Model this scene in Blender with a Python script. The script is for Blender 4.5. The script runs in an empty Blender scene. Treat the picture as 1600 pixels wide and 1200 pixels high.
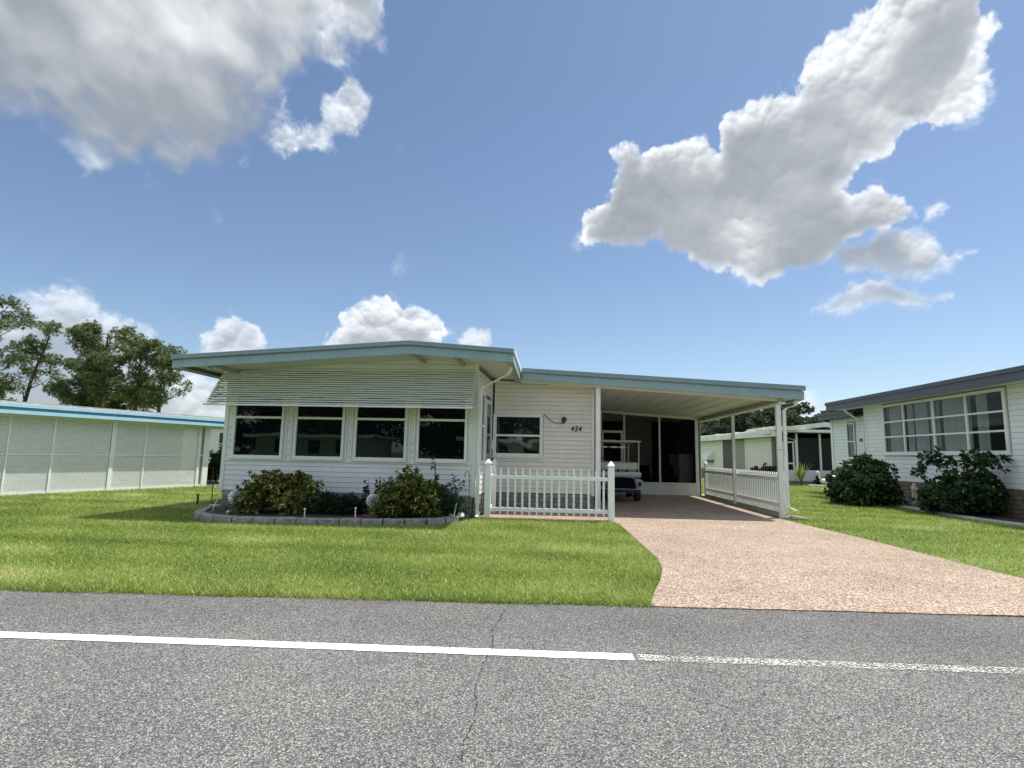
import bpy, math, random
import numpy as np
from mathutils import Vector, Matrix
R = math.radians
random.seed(7)
rng = np.random.default_rng(11)
scene = bpy.context.scene
COL = scene.collection

# ------------------------------------------------------------------ camera
cam_data = bpy.data.cameras.new('camera')
cam = bpy.data.objects.new('camera', cam_data)
COL.objects.link(cam)
cam_data.sensor_width = 36.0
cam_data.lens = 36.0 * 860.0 / 1600.0
cam_data.clip_start = 0.05
cam_data.clip_end = 3000.0
PITCH, ROLL, YAW = math.atan(111 / 860.0), 0.02, R(4.0)
rz = Matrix.Rotation(YAW, 3, 'Z')
fw = rz @ Vector((0, math.cos(PITCH), math.sin(PITCH)))
up = rz @ Vector((0, -math.sin(PITCH), math.cos(PITCH)))
rt = rz @ Vector((1, 0, 0))
rt2 = math.cos(ROLL) * rt + math.sin(ROLL) * up
up2 = -math.sin(ROLL) * rt + math.cos(ROLL) * up
cam.matrix_world = Matrix((( rt2.x, up2.x, -fw.x, 0.0), (rt2.y, up2.y, -fw.y, 0.0), (rt2.z, up2.z, -fw.z, 1.2), (0, 0, 0, 1)))
scene.camera = cam

# ------------------------------------------------------------------ light
SUN = Vector((0.36, 0.22, 1.0)).normalized()
sun_data = bpy.data.lights.new('sun', 'SUN')
sun_data.energy = 4.9
sun_data.angle = R(0.55)
sun_data.color = (1.0, 0.95, 0.87)
sun = bpy.data.objects.new('sun', sun_data)
COL.objects.link(sun)
sun.rotation_euler = SUN.to_track_quat('Z', 'Y').to_euler()
sun.location = (6, 4, 20)
vs = scene.view_settings
scene.display_settings.display_device = 'sRGB'
vs.view_transform = 'Standard'
vs.look = 'None'
vs.exposure = 0.38
vs.gamma = 1.0
vs.use_curve_mapping = False

# ------------------------------------------------------------------ clouds (azimuth from +Y towards +X, elevation, in degrees)
CLOUDS = [(1.0,0.55,[(-18.48,41.61),(-18.0,39.16),(-18.85,37.61),(-21.6,36.36),(-24.67,35.42),(-27.19,33.81),(-28.56,32.1),(-28.72,30.53),(-29.48,29.05),(-30.82,27.69),(-32.5,26.24),(-33.63,24.74),(-35.91,23.65),(-38.13,22.98),(-39.89,23.53),(-43.02,22.79),(-43.92,23.04),(-45.67,23.66),(-47.35,24.22),(-49.26,24.25),(-52.34,23.53),(-54.41,26.94),(-55.03,31.32),(-51.09,37.3),(-38.46,44.42),(-19.88,47.56)]),
(0.85,0.9,[(-22.48,34.92),(-20.05,33.68),(-20.33,32.06),(-21.89,29.94),(-24.87,28.74),(-27.86,27.63),(-29.98,28.04),(-29.21,29.37),(-26.8,29.45),(-25.06,31.01),(-24.89,32.76),(-23.87,33.67)]),
(0.3,0.8,[(-34.62,22.13),(-33.76,22.1),(-33.24,21.16),(-33.21,20.22),(-33.96,20.73)]),
(0.18,0.7,[(-19.5,30.73),(-18.5,30.7),(-16.27,29.75),(-16.51,29.17),(-18.1,29.76)]),
(0.4,0.8,[(-17.15,18.97),(-15.89,20.26),(-14.64,19.18),(-15.11,17.88),(-16.56,17.76)]),
(1.0,1.0,[(29.98,36.93),(31.76,36.88),(33.38,38.41),(40.21,35.7),(39.23,34.11),(39.74,33.08),(39.83,32.0),(39.3,31.49),(38.22,31.35),(38.48,30.6),(39.4,29.6),(38.95,29.03),(38.45,27.96),(38.58,27.1),(36.9,26.75),(35.63,26.93),(33.37,26.79),(32.43,26.66),(31.19,26.0),(29.93,25.6),(29.13,24.87),(27.78,23.59),(28.75,22.75),(30.28,23.31),(30.96,22.63),(32.11,22.11),(33.44,21.29),(33.79,19.93),(31.96,19.81),(28.58,19.67),(27.51,18.75),(26.18,17.84),(22.66,17.46),(20.94,16.66),(19.24,17.55),(16.88,18.38),(15.68,19.1),(11.95,20.93),(11.32,22.0),(6.69,21.43),(3.3,22.17),(3.63,23.82),(5.0,25.27),(6.37,26.39),(7.06,28.09),(6.87,30.08),(8.44,30.63),(10.45,29.51),(12.45,30.13),(14.41,30.6),(16.32,30.18),(17.82,28.61),(17.59,30.79),(19.17,31.82),(22.18,32.12),(23.92,32.14),(25.52,32.51),(25.75,34.37),(27.48,35.53),(29.37,35.89)]),
(0.95,0.9,[(26.98,18.28),(27.8,19.26),(30.04,19.4),(31.98,20.07),(33.79,19.93),(34.78,21.47),(35.74,21.72),(35.57,20.52),(34.21,19.58),(34.99,18.39),(35.74,16.95),(36.95,16.7),(36.09,16.12),(33.91,15.24),(31.71,15.87),(28.91,16.76),(27.16,16.86)]),
(0.9,0.9,[(25.19,13.57),(27.31,14.87),(29.35,15.98),(31.01,15.72),(32.53,14.4),(33.38,13.74),(35.73,13.89),(35.48,13.26),(33.35,13.22),(30.66,13.86),(28.22,13.23),(26.21,13.29)]),
(0.95,1.1,[(-23.32,10.85),(-21.88,12.36),(-21.03,13.7),(-19.53,15.1),(-17.63,15.78),(-15.95,14.76),(-14.31,14.87),(-12.96,14.63),(-11.56,13.07),(-10.98,9.81),(-23.21,9.1)]),
(0.8,1.1,[(-33.81,10.48),(-32.49,11.64),(-30.62,11.87),(-29.22,11.62),(-28.78,9.55),(-31.47,8.86),(-33.68,8.92)]),
(0.7,1.1,[(-9.64,11.84),(-8.52,12.54),(-7.51,12.78),(-6.49,12.61),(-6.16,10.63),(-9.6,10.52)]),
(0.72,0.9,[(-52.88,9.34),(-46.63,10.86),(-44.07,12.64),(-41.88,11.76),(-39.57,10.8),(-37.69,10.64),(-37.16,8.91),(-35.2,7.14),(-31.83,6.57),(-27.9,5.05),(-26.98,-0.08),(-51.86,0.08)]),
(0.6,0.9,[(23.83,6.75),(25.12,6.52),(25.71,4.93),(27.78,4.59),(30.98,3.41),(23.69,3.51)])]

def sstep(x):
    x = np.clip(x, 0, 1)
    return x * x * (3 - 2 * x)

def vnoise(az, el, cell, seed):
    g = np.random.default_rng(seed).random((512, 1024))
    x = az / cell + 300.0; y = el / cell + 17.0
    xi = np.floor(x).astype(int); yi = np.floor(y).astype(int)
    fx = sstep(x - xi); fy = sstep(y - yi)
    xi %= 1023; yi %= 511
    a = g[yi, xi]; b = g[yi, xi + 1]; c = g[yi + 1, xi]; d = g[yi + 1, xi + 1]
    return (a * (1 - fx) + b * fx) * (1 - fy) + (c * (1 - fx) + d * fx) * fy

def fbm(az, el, cell, octv, seed, gain=0.5):
    s = 0; amp = 1.0; tot = 0
    for k in range(octv):
        s = s + amp * vnoise(az, el, cell / (2.03 ** k), seed + k)
        tot += amp; amp *= gain
    return s / tot

def worley(az, el, cell, seed):
    r = np.random.default_rng(seed)
    gx = r.random((256, 512)); gy = r.random((256, 512))
    x = az / cell + 150.0; y = el / cell + 20.0
    xi = np.floor(x).astype(int); yi = np.floor(y).astype(int)
    best = np.full(x.shape, 9.0)
    for dx in (-1, 0, 1):
        for dy in (-1, 0, 1):
            cx = xi + dx; cy = yi + dy
            px = cx + gx[cy % 256, cx % 512]; py = cy + gy[cy % 256, cx % 512]
            best = np.minimum(best, (px - x) ** 2 + (py - y) ** 2)
    return 1 - np.clip(best, 0, 1)

def poly_sdf(ax, ey, poly):
    d = np.full(ax.shape, 1e9); inside = np.zeros(ax.shape, bool)
    n = len(poly)
    for i in range(n):
        x0, y0 = poly[i]; x1, y1 = poly[(i + 1) % n]
        ex, e_y = x1 - x0, y1 - y0
        wx = ax - x0; wy = ey - y0
        t = np.clip((wx * ex + wy * e_y) / (ex * ex + e_y * e_y + 1e-9), 0, 1)
        d = np.minimum(d, (wx - t * ex) ** 2 + (wy - t * e_y) ** 2)
        c = ((y0 <= ey) != (y1 <= ey))
        xs = x0 + (ey - y0) / (e_y + 1e-12) * ex
        inside ^= c & (ax < xs)
    return np.where(inside, 1, -1) * np.sqrt(d)

def shift(a, dx, dy):
    return np.roll(np.roll(a, -int(dy), 0), -int(dx), 1)

def blur(a, r):
    r = max(1, int(r))
    for ax in (0, 1):
        for _ in range(2):
            p = np.pad(a, [(r + 1, r) if k == ax else (0, 0) for k in (0, 1)], mode='edge')
            c = np.cumsum(p, ax)
            n = a.shape[ax]
            a = (np.take(c, range(2 * r + 1, 2 * r + 1 + n), ax) - np.take(c, range(0, n), ax)) / (2 * r + 1)
    return a

def cloud_patch():
    W, H, A0, A1, E0, E1 = 2420, 1210, -58.0, 52.0, 0.0, 55.0
    az = np.linspace(A0, A1, W)[None, :].repeat(H, 0)
    el = np.linspace(E0, E1, H)[:, None].repeat(W, 1)
    ppd = W / (A1 - A0)
    wx = (fbm(az, el, 2.6, 5, 3) - 0.5) * 2.6
    wy = (fbm(az, el, 2.6, 5, 33) - 0.5) * 2.2
    p0 = worley(az + wx * .6, el + wy * .6, 5.0, 15); p1 = worley(az + wx * .5, el + wy * .5, 2.4, 5); p2 = worley(az + wx * .35, el + wy * .2, 1.25, 6); p3 = worley(az, el + wy * .2, 0.6, 7); p4 = worley(az + wx * .1, el, 0.3, 9)
    puff = 0.20 * p0 + 0.34 * p1 + 0.24 * p2 + 0.14 * p3 + 0.08 * p4
    wisp = fbm(az + wx * 1.5, el * 1.2 + az * .3, 2.4, 6, 50, 0.55)
    fine = fbm(az + wx, el + wy, 0.8, 4, 80, 0.55)
    big = fbm(az * .7 + wx * .5, el + wy * .5, 7.0, 3, 120, 0.5)
    alpha = np.zeros((H, W)); thick = np.zeros((H, W)); dd = np.zeros((H, W)); soften = np.zeros((H, W))
    for op, pf, poly in CLOUDS:
        ps = np.array(poly); m = 3.0
        i0 = max(0, int((ps[:, 0].min() - m - A0) * ppd)); i1 = min(W, int((ps[:, 0].max() + m - A0) * ppd))
        j0 = max(0, int((ps[:, 1].min() - m) * ppd)); j1 = min(H, int((ps[:, 1].max() + m) * ppd))
        S = (slice(j0, j1), slice(i0, i1))
        k = 0.40 if pf > .8 else 0.9
        sd = poly_sdf(az[S] + wx[S] * k, el[S] + wy[S] * k, poly)
        size = min(3.0, 0.45 * min(np.ptp(ps[:, 0]), np.ptp(ps[:, 1]))); amp = min(1.0, size / 1.6)
        dp = sd + amp * pf * (puff[S] - 0.62) * 1.9
        d = dp + amp * (1.45 - pf) * (wisp[S] - 0.5) * 3.2 + amp * (fine[S] - .5) * .5
        soft = (0.42 if pf > .95 else (0.9 if pf > .8 else 2.3)) * (0.5 + amp * .5)
        a = sstep(d / soft) * op
        veil = (1 - sstep(d / (soft * 2.6))) * np.clip(1.2 - fine[S] * 1.5, 0, .6)
        a = a * (1 - veil)
        t = np.clip(dp / 3.4, 0, 1) * op
        if pf > .8 or op > .9:      # thin torn veil round the body of the cloud
            g = sd + (wisp[S] - .5) * 5.2 * amp + (fine[S] - .5) * 1.6 * amp - .1
            a = np.maximum(a, sstep((g + .35) / 2.2) * (.38 + .3 * fine[S]) * op * sstep((sd + 2.2) / 1.6))
        new = a > alpha[S]
        dd[S] = np.where(new, np.clip(dp, -1, 9), dd[S]); alpha[S] = np.maximum(alpha[S], a); thick[S] = np.maximum(thick[S], t)
    for (ca, ce, ra, re, k) in ((-38.4, 26.6, 1.3, .8, .35), (-33.4, 32.6, 1.9, .9, .3), (-31.8, 34.8, .9, 1.4, .25)):
        hole = np.exp(-(((az + wx * 1.1 - ca) / ra) ** 2 + ((el + wy * 1.1 - ce) / re) ** 2))
        alpha *= 1 - k * hole
    tau = np.zeros((H, W))
    mass = thick * (0.55 + 0.9 * big)
    for k in range(1, 11):
        st = 0.42 * k
        tau += shift(mass, (st * 0.10) * ppd, st * ppd) * 0.30
    light = np.exp(-1.35 * blur(tau, .15 * ppd))
    inside = alpha > 0.02
    def rel(src, s, dx=-.25): return np.clip((src - shift(src, dx * s * ppd, s * ppd)) / s, -1, 1) * inside
    r0 = rel(p0, .8); r1 = rel(p1, .42); r2 = rel(p2, .24) * .6; r3 = rel(p3, .13) * .35; r4 = rel(p4, .08) * .18
    rim = 1 - sstep(blur(thick, .12 * ppd) * 3.0)
    left = sstep((-27 - az + (el - 34) * .6) / 6) * sstep((el - 20) / 3)
    left = blur(left, .5 * ppd)
    zone = np.clip(1.15 * light + 0.45 * rim + 2.0 * (big - .5), 0, 1)
    crown = zone * (1 - .75 * left)
    B = 0.39 + 0.41 * zone * (1 - .22 * left) + 0.20 * rim + (0.14 + .86 * crown) * (1 - .7 * left) * (0.34 * r0 + 0.30 * r1 + 0.26 * r2 + 0.20 * r3 + .16 * r4) + (0.22 + .25 * left) * (big - 0.5) + (0.20 + .22 * left) * (wisp - 0.5)
    B = blur(np.clip(B, 0.30, 0.97), 1)
    w = sstep(1 - crown * 1.25)
    B = B * (1 - w * .65) + blur(B, .16 * ppd) * w * .65
    alpha = alpha * (1 - w) + np.minimum(1, blur(alpha, (.18) * ppd) * 1.02) * w
    return W, H, np.clip(alpha, 0, 1), B

def cloud_rest():  # clouds out of view, coverage raised as white fill light
    W, H = 1800, 450
    az = np.linspace(-180, 180, W)[None, :].repeat(H, 0)
    el = np.linspace(0, 90, H)[:, None].repeat(W, 1)
    n = fbm(az, el * 1.4, 26, 7, 400, 0.55)
    d = (n - 0.475) * 9
    out = np.maximum(np.maximum(-50 - az, az - 44), el - 46)
    d = d + np.clip(out / 6 - 1, -3, 0) * 3
    a = sstep(d / 0.5)
    t = np.clip(d / 1.2, 0, 1)
    return W, H, a * .9, 0.98 - 0.20 * t

def make_image(name, W, H, a, b):
    img = bpy.data.images.new(name, W, H, alpha=True, float_buffer=False, is_data=True)
    px = np.ones((H, W, 4), np.float32)
    px[..., 0] = a; px[..., 1] = b; px[..., 2] = 0
    img.pixels.foreach_set(px.ravel())
    img.update()
    img.pack()
    return img

world = bpy.data.worlds.new('World')
scene.world = world
world.use_nodes = True
nt = world.node_tree
nt.nodes.clear()
def N(tree, typ, **kw):
    n = tree.nodes.new(typ)
    for k, v in kw.items():
        setattr(n, k, v)
    return n
def math_node(tree, op, a, b=None, c=None):
    n = N(tree, 'ShaderNodeMath', operation=op)
    for i, v in enumerate((a, b, c)):
        if v is None: continue
        if isinstance(v, (int, float)): n.inputs[i].default_value = v
        else: tree.links.new(v, n.inputs[i])
    return n.outputs[0]
L = nt.links.new
sky = N(nt, 'ShaderNodeTexSky', sky_type='NISHITA', sun_disc=False)
sky.sun_elevation = math.asin(SUN.z)
sky.sun_rotation = math.atan2(SUN.x, SUN.y)
sky.altitude = 20; sky.air_density = 0.95; sky.dust_density = 0.45; sky.ozone_density = 1.5
bg = N(nt, 'ShaderNodeBackground'); bg.inputs[1].default_value = 0.105
hs = N(nt, 'ShaderNodeHueSaturation'); hs.inputs['Saturation'].default_value = 0.98
L(sky.outputs[0], hs.inputs['Color'])
tn = N(nt, 'ShaderNodeMix', data_type='RGBA', blend_type='MULTIPLY'); tn.inputs[0].default_value = 1.0; tn.inputs[7].default_value = (.96, .985, 1.0, 1)
L(hs.outputs[0], tn.inputs[6]); L(tn.outputs[2], bg.inputs[0])
tc = N(nt, 'ShaderNodeTexCoord'); sep = N(nt, 'ShaderNodeSeparateXYZ')
L(tc.outputs['Generated'], sep.inputs[0])
azn = math_node(nt, 'MULTIPLY', math_node(nt, 'ARCTAN2', sep.outputs[0], sep.outputs[1]), 57.29578)
eln = math_node(nt, 'MULTIPLY', math_node(nt, 'ARCSINE', sep.outputs[2]), 57.29578)
def sky_img(img, a0, a1, e1, ext):
    cb = N(nt, 'ShaderNodeCombineXYZ')
    L(math_node(nt, 'DIVIDE', math_node(nt, 'SUBTRACT', azn, a0), a1 - a0), cb.inputs[0])
    L(math_node(nt, 'DIVIDE', eln, e1), cb.inputs[1])
    t = N(nt, 'ShaderNodeTexImage', extension=ext, interpolation='Cubic'); t.image = img
    L(cb.outputs[0], t.inputs[0])
    s = N(nt, 'ShaderNodeSeparateColor'); L(t.outputs[0], s.inputs[0])
    return s.outputs[0], s.outputs[1]
aP, bP = sky_img(make_image('clouds_ahead', *cloud_patch()), -58.0, 52.0, 55.0, 'CLIP')
aR, bR = sky_img(make_image('clouds_around', *cloud_rest()), -180.0, 180.0, 90.0, 'EXTEND')
aR = math_node(nt, 'MULTIPLY', aR, math_node(nt, 'GREATER_THAN', eln, 0.0))
alpha = math_node(nt, 'MAXIMUM', aP, aR)
usep = math_node(nt, 'GREATER_THAN', aP, aR)
bmix = math_node(nt, 'ADD', math_node(nt, 'MULTIPLY', bP, usep), math_node(nt, 'MULTIPLY', bR, math_node(nt, 'SUBTRACT', 1.0, usep)))
ramp = N(nt, 'ShaderNodeValToRGB')
ramp.color_ramp.elements[0].position = 0.30; ramp.color_ramp.elements[0].color = (0.28, 0.31, 0.35, 1)
ramp.color_ramp.elements[1].position = 0.95; ramp.color_ramp.elements[1].color = (0.80, 0.83, 0.87, 1)
e = ramp.color_ramp.elements.new(0.5); e.color = (0.41, 0.435, 0.465, 1)
L(bmix, ramp.inputs[0])
bgc = N(nt, 'ShaderNodeBackground')
# clouds out of view are brightened as added white fill for the shaded fronts
L(math_node(nt, 'SUBTRACT', 1.6, math_node(nt, 'MULTIPLY', usep, 0.6)), bgc.inputs[1])
L(ramp.outputs[0], bgc.inputs[0])
mx = N(nt, 'ShaderNodeMixShader'); L(alpha, mx.inputs[0]); L(bg.outputs[0], mx.inputs[1]); L(bgc.outputs[0], mx.inputs[2])
wo = N(nt, 'ShaderNodeOutputWorld'); L(mx.outputs[0], wo.inputs[0])

# ------------------------------------------------------------------ materials
MATS = {}
def mat(name, col, rough=0.6, var=0.0, vscale=6.0, bump=0.0, bscale=60.0, metal=0.0, streak=0.0, spec=0.5, col2=None, coat=0.0):
    m = bpy.data.materials.new(name); m.use_nodes = True
    t = m.node_tree; b = t.nodes['Principled BSDF']
    b.inputs['Base Color'].default_value = (*col, 1); b.inputs['Roughness'].default_value = rough
    b.inputs['Metallic'].default_value = metal; b.inputs['Specular IOR Level'].default_value = spec
    b.inputs['Coat Weight'].default_value = coat
    geo = N(t, 'ShaderNodeNewGeometry')
    if var > 0 or streak > 0 or col2:
        n1 = N(t, 'ShaderNodeTexNoise'); n1.inputs['Scale'].default_value = vscale; n1.inputs['Detail'].default_value = 6; n1.inputs['Roughness'].default_value = .6
        t.links.new(geo.outputs['Position'], n1.inputs['Vector'])
        mxn = N(t, 'ShaderNodeMix', data_type='RGBA')
        c2 = col2 if col2 else tuple(c * (1 - var) for c in col)
        c1 = col if col2 else tuple(min(1, c * (1 + var * .4)) for c in col)
        mxn.inputs[6].default_value = (*c1, 1); mxn.inputs[7].default_value = (*c2, 1)
        rp = N(t, 'ShaderNodeMapRange'); rp.inputs[1].default_value = .35; rp.inputs[2].default_value = .68
        t.links.new(n1.outputs[0], rp.inputs[0]); t.links.new(rp.outputs[0], mxn.inputs[0])
        out = mxn.outputs[2]
        if streak > 0:
            mp = N(t, 'ShaderNodeMapping'); mp.inputs['Scale'].default_value = (9, 9, .8)
            t.links.new(geo.outputs['Position'], mp.inputs[0])
            n2 = N(t, 'ShaderNodeTexNoise'); n2.inputs['Scale'].default_value = 1.6; n2.inputs['Detail'].default_value = 7; n2.inputs['Roughness'].default_value = .65
            t.links.new(mp.outputs[0], n2.inputs['Vector'])
            r2 = N(t, 'ShaderNodeMapRange'); r2.inputs[1].default_value = .48; r2.inputs[2].default_value = .8; r2.inputs[4].default_value = streak
            t.links.new(n2.outputs[0], r2.inputs[0])
            m2 = N(t, 'ShaderNodeMix', data_type='RGBA'); m2.inputs[7].default_value = (col[0] * .45, col[1] * .43, col[2] * .38, 1)
            t.links.new(r2.outputs[0], m2.inputs[0]); t.links.new(out, m2.inputs[6]); out = m2.outputs[2]
        t.links.new(out, b.inputs['Base Color'])
    if bump > 0:
        n3 = N(t, 'ShaderNodeTexNoise'); n3.inputs['Scale'].default_value = bscale; n3.inputs['Detail'].default_value = 5
        t.links.new(geo.outputs['Position'], n3.inputs['Vector'])
        bp = N(t, 'ShaderNodeBump'); bp.inputs['Strength'].default_value = bump; bp.inputs['Distance'].default_value = .01
        t.links.new(n3.outputs[0], bp.inputs['Height']); t.links.new(bp.outputs[0], b.inputs['Normal'])
    MATS[name] = m
    return m

def leaf_mat(name, stops, rough=.45, transl=.35, spec=.4):
    m = bpy.data.materials.new(name); m.use_nodes = True
    t = m.node_tree; b = t.nodes['Principled BSDF']; o = t.nodes['Material Output']
    at = N(t, 'ShaderNodeAttribute', attribute_name='shade')
    cr = N(t, 'ShaderNodeValToRGB'); els = cr.color_ramp.elements
    for i, (p, c) in enumerate(stops):
        e = els[i] if i < 2 else els.new(p)
        e.position = p; e.color = (*c, 1)
    t.links.new(at.outputs['Fac'], cr.inputs[0]); t.links.new(cr.outputs[0], b.inputs['Base Color'])
    b.inputs['Roughness'].default_value = rough; b.inputs['Specular IOR Level'].default_value = spec
    tr = N(t, 'ShaderNodeBsdfTranslucent'); t.links.new(cr.outputs[0], tr.inputs[0])
    ms = N(t, 'ShaderNodeMixShader'); ms.inputs[0].default_value = transl
    t.links.new(b.outputs[0], ms.inputs[1]); t.links.new(tr.outputs[0], ms.inputs[2]); t.links.new(ms.outputs[0], o.inputs[0])
    return m

def glass_mat(name, tint, rough=.02, base=(.01, .012, .012), see=0.0, wave=.003, ior=1.5):
    """window glass: mirror reflection by angle over a dark or see-through pane"""
    m = bpy.data.materials.new(name); m.use_nodes = True
    t = m.node_tree; t.nodes.clear()
    o = N(t, 'ShaderNodeOutputMaterial')
    gl = N(t, 'ShaderNodeBsdfGlossy'); gl.inputs['Roughness'].default_value = rough; gl.inputs[0].default_value = (*tint, 1)
    df = N(t, 'ShaderNodeBsdfDiffuse'); df.inputs[0].default_value = (*base, 1)
    tp = N(t, 'ShaderNodeBsdfTransparent'); tp.inputs[0].default_value = (.8, .84, .84, 1)
    ms = N(t, 'ShaderNodeMixShader'); ms.inputs[0].default_value = see
    t.links.new(df.outputs[0], ms.inputs[1]); t.links.new(tp.outputs[0], ms.inputs[2])
    g0 = N(t, 'ShaderNodeNewGeometry'); dt = N(t, 'ShaderNodeVectorMath', operation='DOT_PRODUCT')
    t.links.new(g0.outputs['Incoming'], dt.inputs[0]); t.links.new(g0.outputs['Normal'], dt.inputs[1])
    f0 = ((ior - 1) / (ior + 1)) ** 2
    one = math_node(t, 'SUBTRACT', 1.0, math_node(t, 'ABSOLUTE', dt.outputs['Value']))
    fre = math_node(t, 'ADD', math_node(t, 'MULTIPLY', math_node(t, 'POWER', one, 5.0), 1 - f0), f0)
    mm = N(t, 'ShaderNodeMixShader'); t.links.new(fre, mm.inputs[0]); t.links.new(ms.outputs[0], mm.inputs[1]); t.links.new(gl.outputs[0], mm.inputs[2])
    geo = N(t, 'ShaderNodeNewGeometry')
    n = N(t, 'ShaderNodeTexNoise'); n.inputs['Scale'].default_value = 1.6; n.inputs['Detail'].default_value = 1
    t.links.new(geo.outputs['Position'], n.inputs['Vector'])
    bp = N(t, 'ShaderNodeBump'); bp.inputs['Strength'].default_value = .5; bp.inputs['Distance'].default_value = wave
    t.links.new(n.outputs[0], bp.inputs['Height']); t.links.new(bp.outputs[0], gl.inputs['Normal'])
    t.links.new(mm.outputs[0], o.inputs[0])
    return m

def speckle_mat(name, stops, scale, bump=.6, rough=.85, patch=None, patch_scale=.6, edge=None, bump_d=.004):
    """ground of small stones: every stone its own tone, recessed binder between"""
    m = bpy.data.materials.new(name); m.use_nodes = True
    t = m.node_tree; b = t.nodes['Principled BSDF']; b.inputs['Roughness'].default_value = rough
    b.inputs['Specular IOR Level'].default_value = .3
    geo = N(t, 'ShaderNodeNewGeometry')
    v = N(t, 'ShaderNodeTexVoronoi'); v.inputs['Scale'].default_value = scale; v.inputs['Randomness'].default_value = 1
    t.links.new(geo.outputs['Position'], v.inputs['Vector'])
    sc = N(t, 'ShaderNodeSeparateColor'); t.links.new(v.outputs['Color'], sc.inputs[0])
    cr = N(t, 'ShaderNodeValToRGB'); els = cr.color_ramp.elements
    for i, (p, c) in enumerate(stops):
        e = els[i] if i < 2 else els.new(p)
        e.position = p; e.color = (*c, 1)
    t.links.new(sc.outputs[0], cr.inputs[0])
    out = cr.outputs[0]
    # darker binder between the stones
    dr = N(t, 'ShaderNodeMapRange'); dr.inputs[1].default_value = .35; dr.inputs[2].default_value = .75; dr.inputs[3].default_value = 1; dr.inputs[4].default_value = .55
    t.links.new(v.outputs['Distance'], dr.inputs[0])
    mu = N(t, 'ShaderNodeMix', data_type='RGBA', blend_type='MULTIPLY'); mu.inputs[0].default_value = 1
    t.links.new(out, mu.inputs[6]); t.links.new(dr.outputs[0], mu.inputs[7]); out = mu.outputs[2]
    n = N(t, 'ShaderNodeTexNoise'); n.inputs['Scale'].default_value = patch_scale; n.inputs['Detail'].default_value = 7; n.inputs['Roughness'].default_value = .62
    t.links.new(geo.outputs['Position'], n.inputs['Vector'])
    pr = N(t, 'ShaderNodeMapRange'); pr.inputs[1].default_value = .3; pr.inputs[2].default_value = .7; pr.inputs[3].default_value = patch[0]; pr.inputs[4].default_value = patch[1]
    t.links.new(n.outputs[0], pr.inputs[0])
    m3 = N(t, 'ShaderNodeMix', data_type='RGBA', blend_type='MULTIPLY'); m3.inputs[0].default_value = 1
    t.links.new(out, m3.inputs[6]); t.links.new(pr.outputs[0], m3.inputs[7]); out = m3.outputs[2]
    if edge:
        # wear that belongs to the road: a smoother, darker strip along its edge, soft-bounded
        sp = N(t, 'ShaderNodeSeparateXYZ'); t.links.new(geo.outputs['Position'], sp.inputs[0])
        yy = math_node(t, 'SUBTRACT', sp.outputs[1], math_node(t, 'MULTIPLY', sp.outputs[0], .03))
        n4 = N(t, 'ShaderNodeTexNoise'); n4.inputs['Scale'].default_value = .9; n4.inputs['Detail'].default_value = 3
        t.links.new(geo.outputs['Position'], n4.inputs['Vector'])
        yy = math_node(t, 'ADD', yy, math_node(t, 'MULTIPLY', n4.outputs[0], .35))
        er = N(t, 'ShaderNodeMapRange'); er.interpolation_type = 'SMOOTHSTEP'
        er.inputs[1].default_value = edge[0]; er.inputs[2].default_value = edge[1]; er.inputs[3].default_value = 1; er.inputs[4].default_value = edge[2]
        t.links.new(yy, er.inputs[0])
        m4 = N(t, 'ShaderNodeMix', data_type='RGBA', blend_type='MULTIPLY'); m4.inputs[0].default_value = 1
        t.links.new(out, m4.inputs[6]); t.links.new(er.outputs[0], m4.inputs[7]); out = m4.outputs[2]
    t.links.new(out, b.inputs['Base Color'])
    bp = N(t, 'ShaderNodeBump'); bp.invert = True; bp.inputs['Strength'].default_value = bump; bp.inputs['Distance'].default_value = bump_d
    t.links.new(v.outputs['Distance'], bp.inputs['Height']); t.links.new(bp.outputs[0], b.inputs['Normal'])
    return m

VINYL = mat('white_vinyl_siding', (.78, .79, .785), .5, .05, 2.5, streak=.16, bump=.15, bscale=90)
SHEATH = mat('dark_groove_shade_backing', (.16, .16, .155), .9)  # wall backing darkened so the siding grooves show as shade lines
VINYLP = mat('warm_white_siding', (.80, .765, .69), .5, .05, 2.5, streak=.14, bump=.15, bscale=90)
VINYLB = mat('grey_white_siding', (.78, .80, .80), .5, .05, 2.5, streak=.14)
CREAM = mat('cream_siding', (.72, .69, .58), .5, .05, 2.5, streak=.12)
TRIM = mat('white_aluminium_trim', (.78, .79, .77), .45, .06, 4, streak=.10)
PVC = mat('white_fence_vinyl', (.86, .87, .86), .38, .05, 5, streak=.10)
TEAL = mat('teal_fascia_paint', (.27, .385, .435), .42, .10, 3, streak=.28)
TEALD = mat('teal_drip_edge_paint', (.20, .295, .335), .40, .10, 3, streak=.22)
ROOFW = mat('white_roof_membrane', (.72, .72, .70), .6, .18, 1.5, streak=.2)
SOFFIT = mat('cream_soffit_panel', (.67, .665, .635), .55, .06, 3)
METAL = mat('mill_finish_aluminium_slat', (.92, .95, 1.0), .28, .12, 14, metal=.6, bump=.1, bscale=30)
BROWNM = mat('weathered_shaded_metal', (.40, .385, .35), .5, .15, 4, streak=.3)  # on the carport side beam this colour stands in for shade
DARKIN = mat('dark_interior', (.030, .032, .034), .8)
BLOCK = mat('grey_skirting_block', (.33, .305, .265), .9, .38, 9, bump=.8, bscale=45)
BLOCKB = mat('brown_skirting_block', (.20, .165, .13), .9, .35, 9, bump=.8, bscale=45)
MORTAR = mat('dark_mortar', (.10, .095, .085), .95)
STONE = mat('grey_edging_stone', (.27, .26, .235), .9, .4, 11, bump=1.0, bscale=38)
MULCH = mat('dark_mulch', (.055, .042, .032), .95, .5, 30, bump=1.0, bscale=70)
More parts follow.
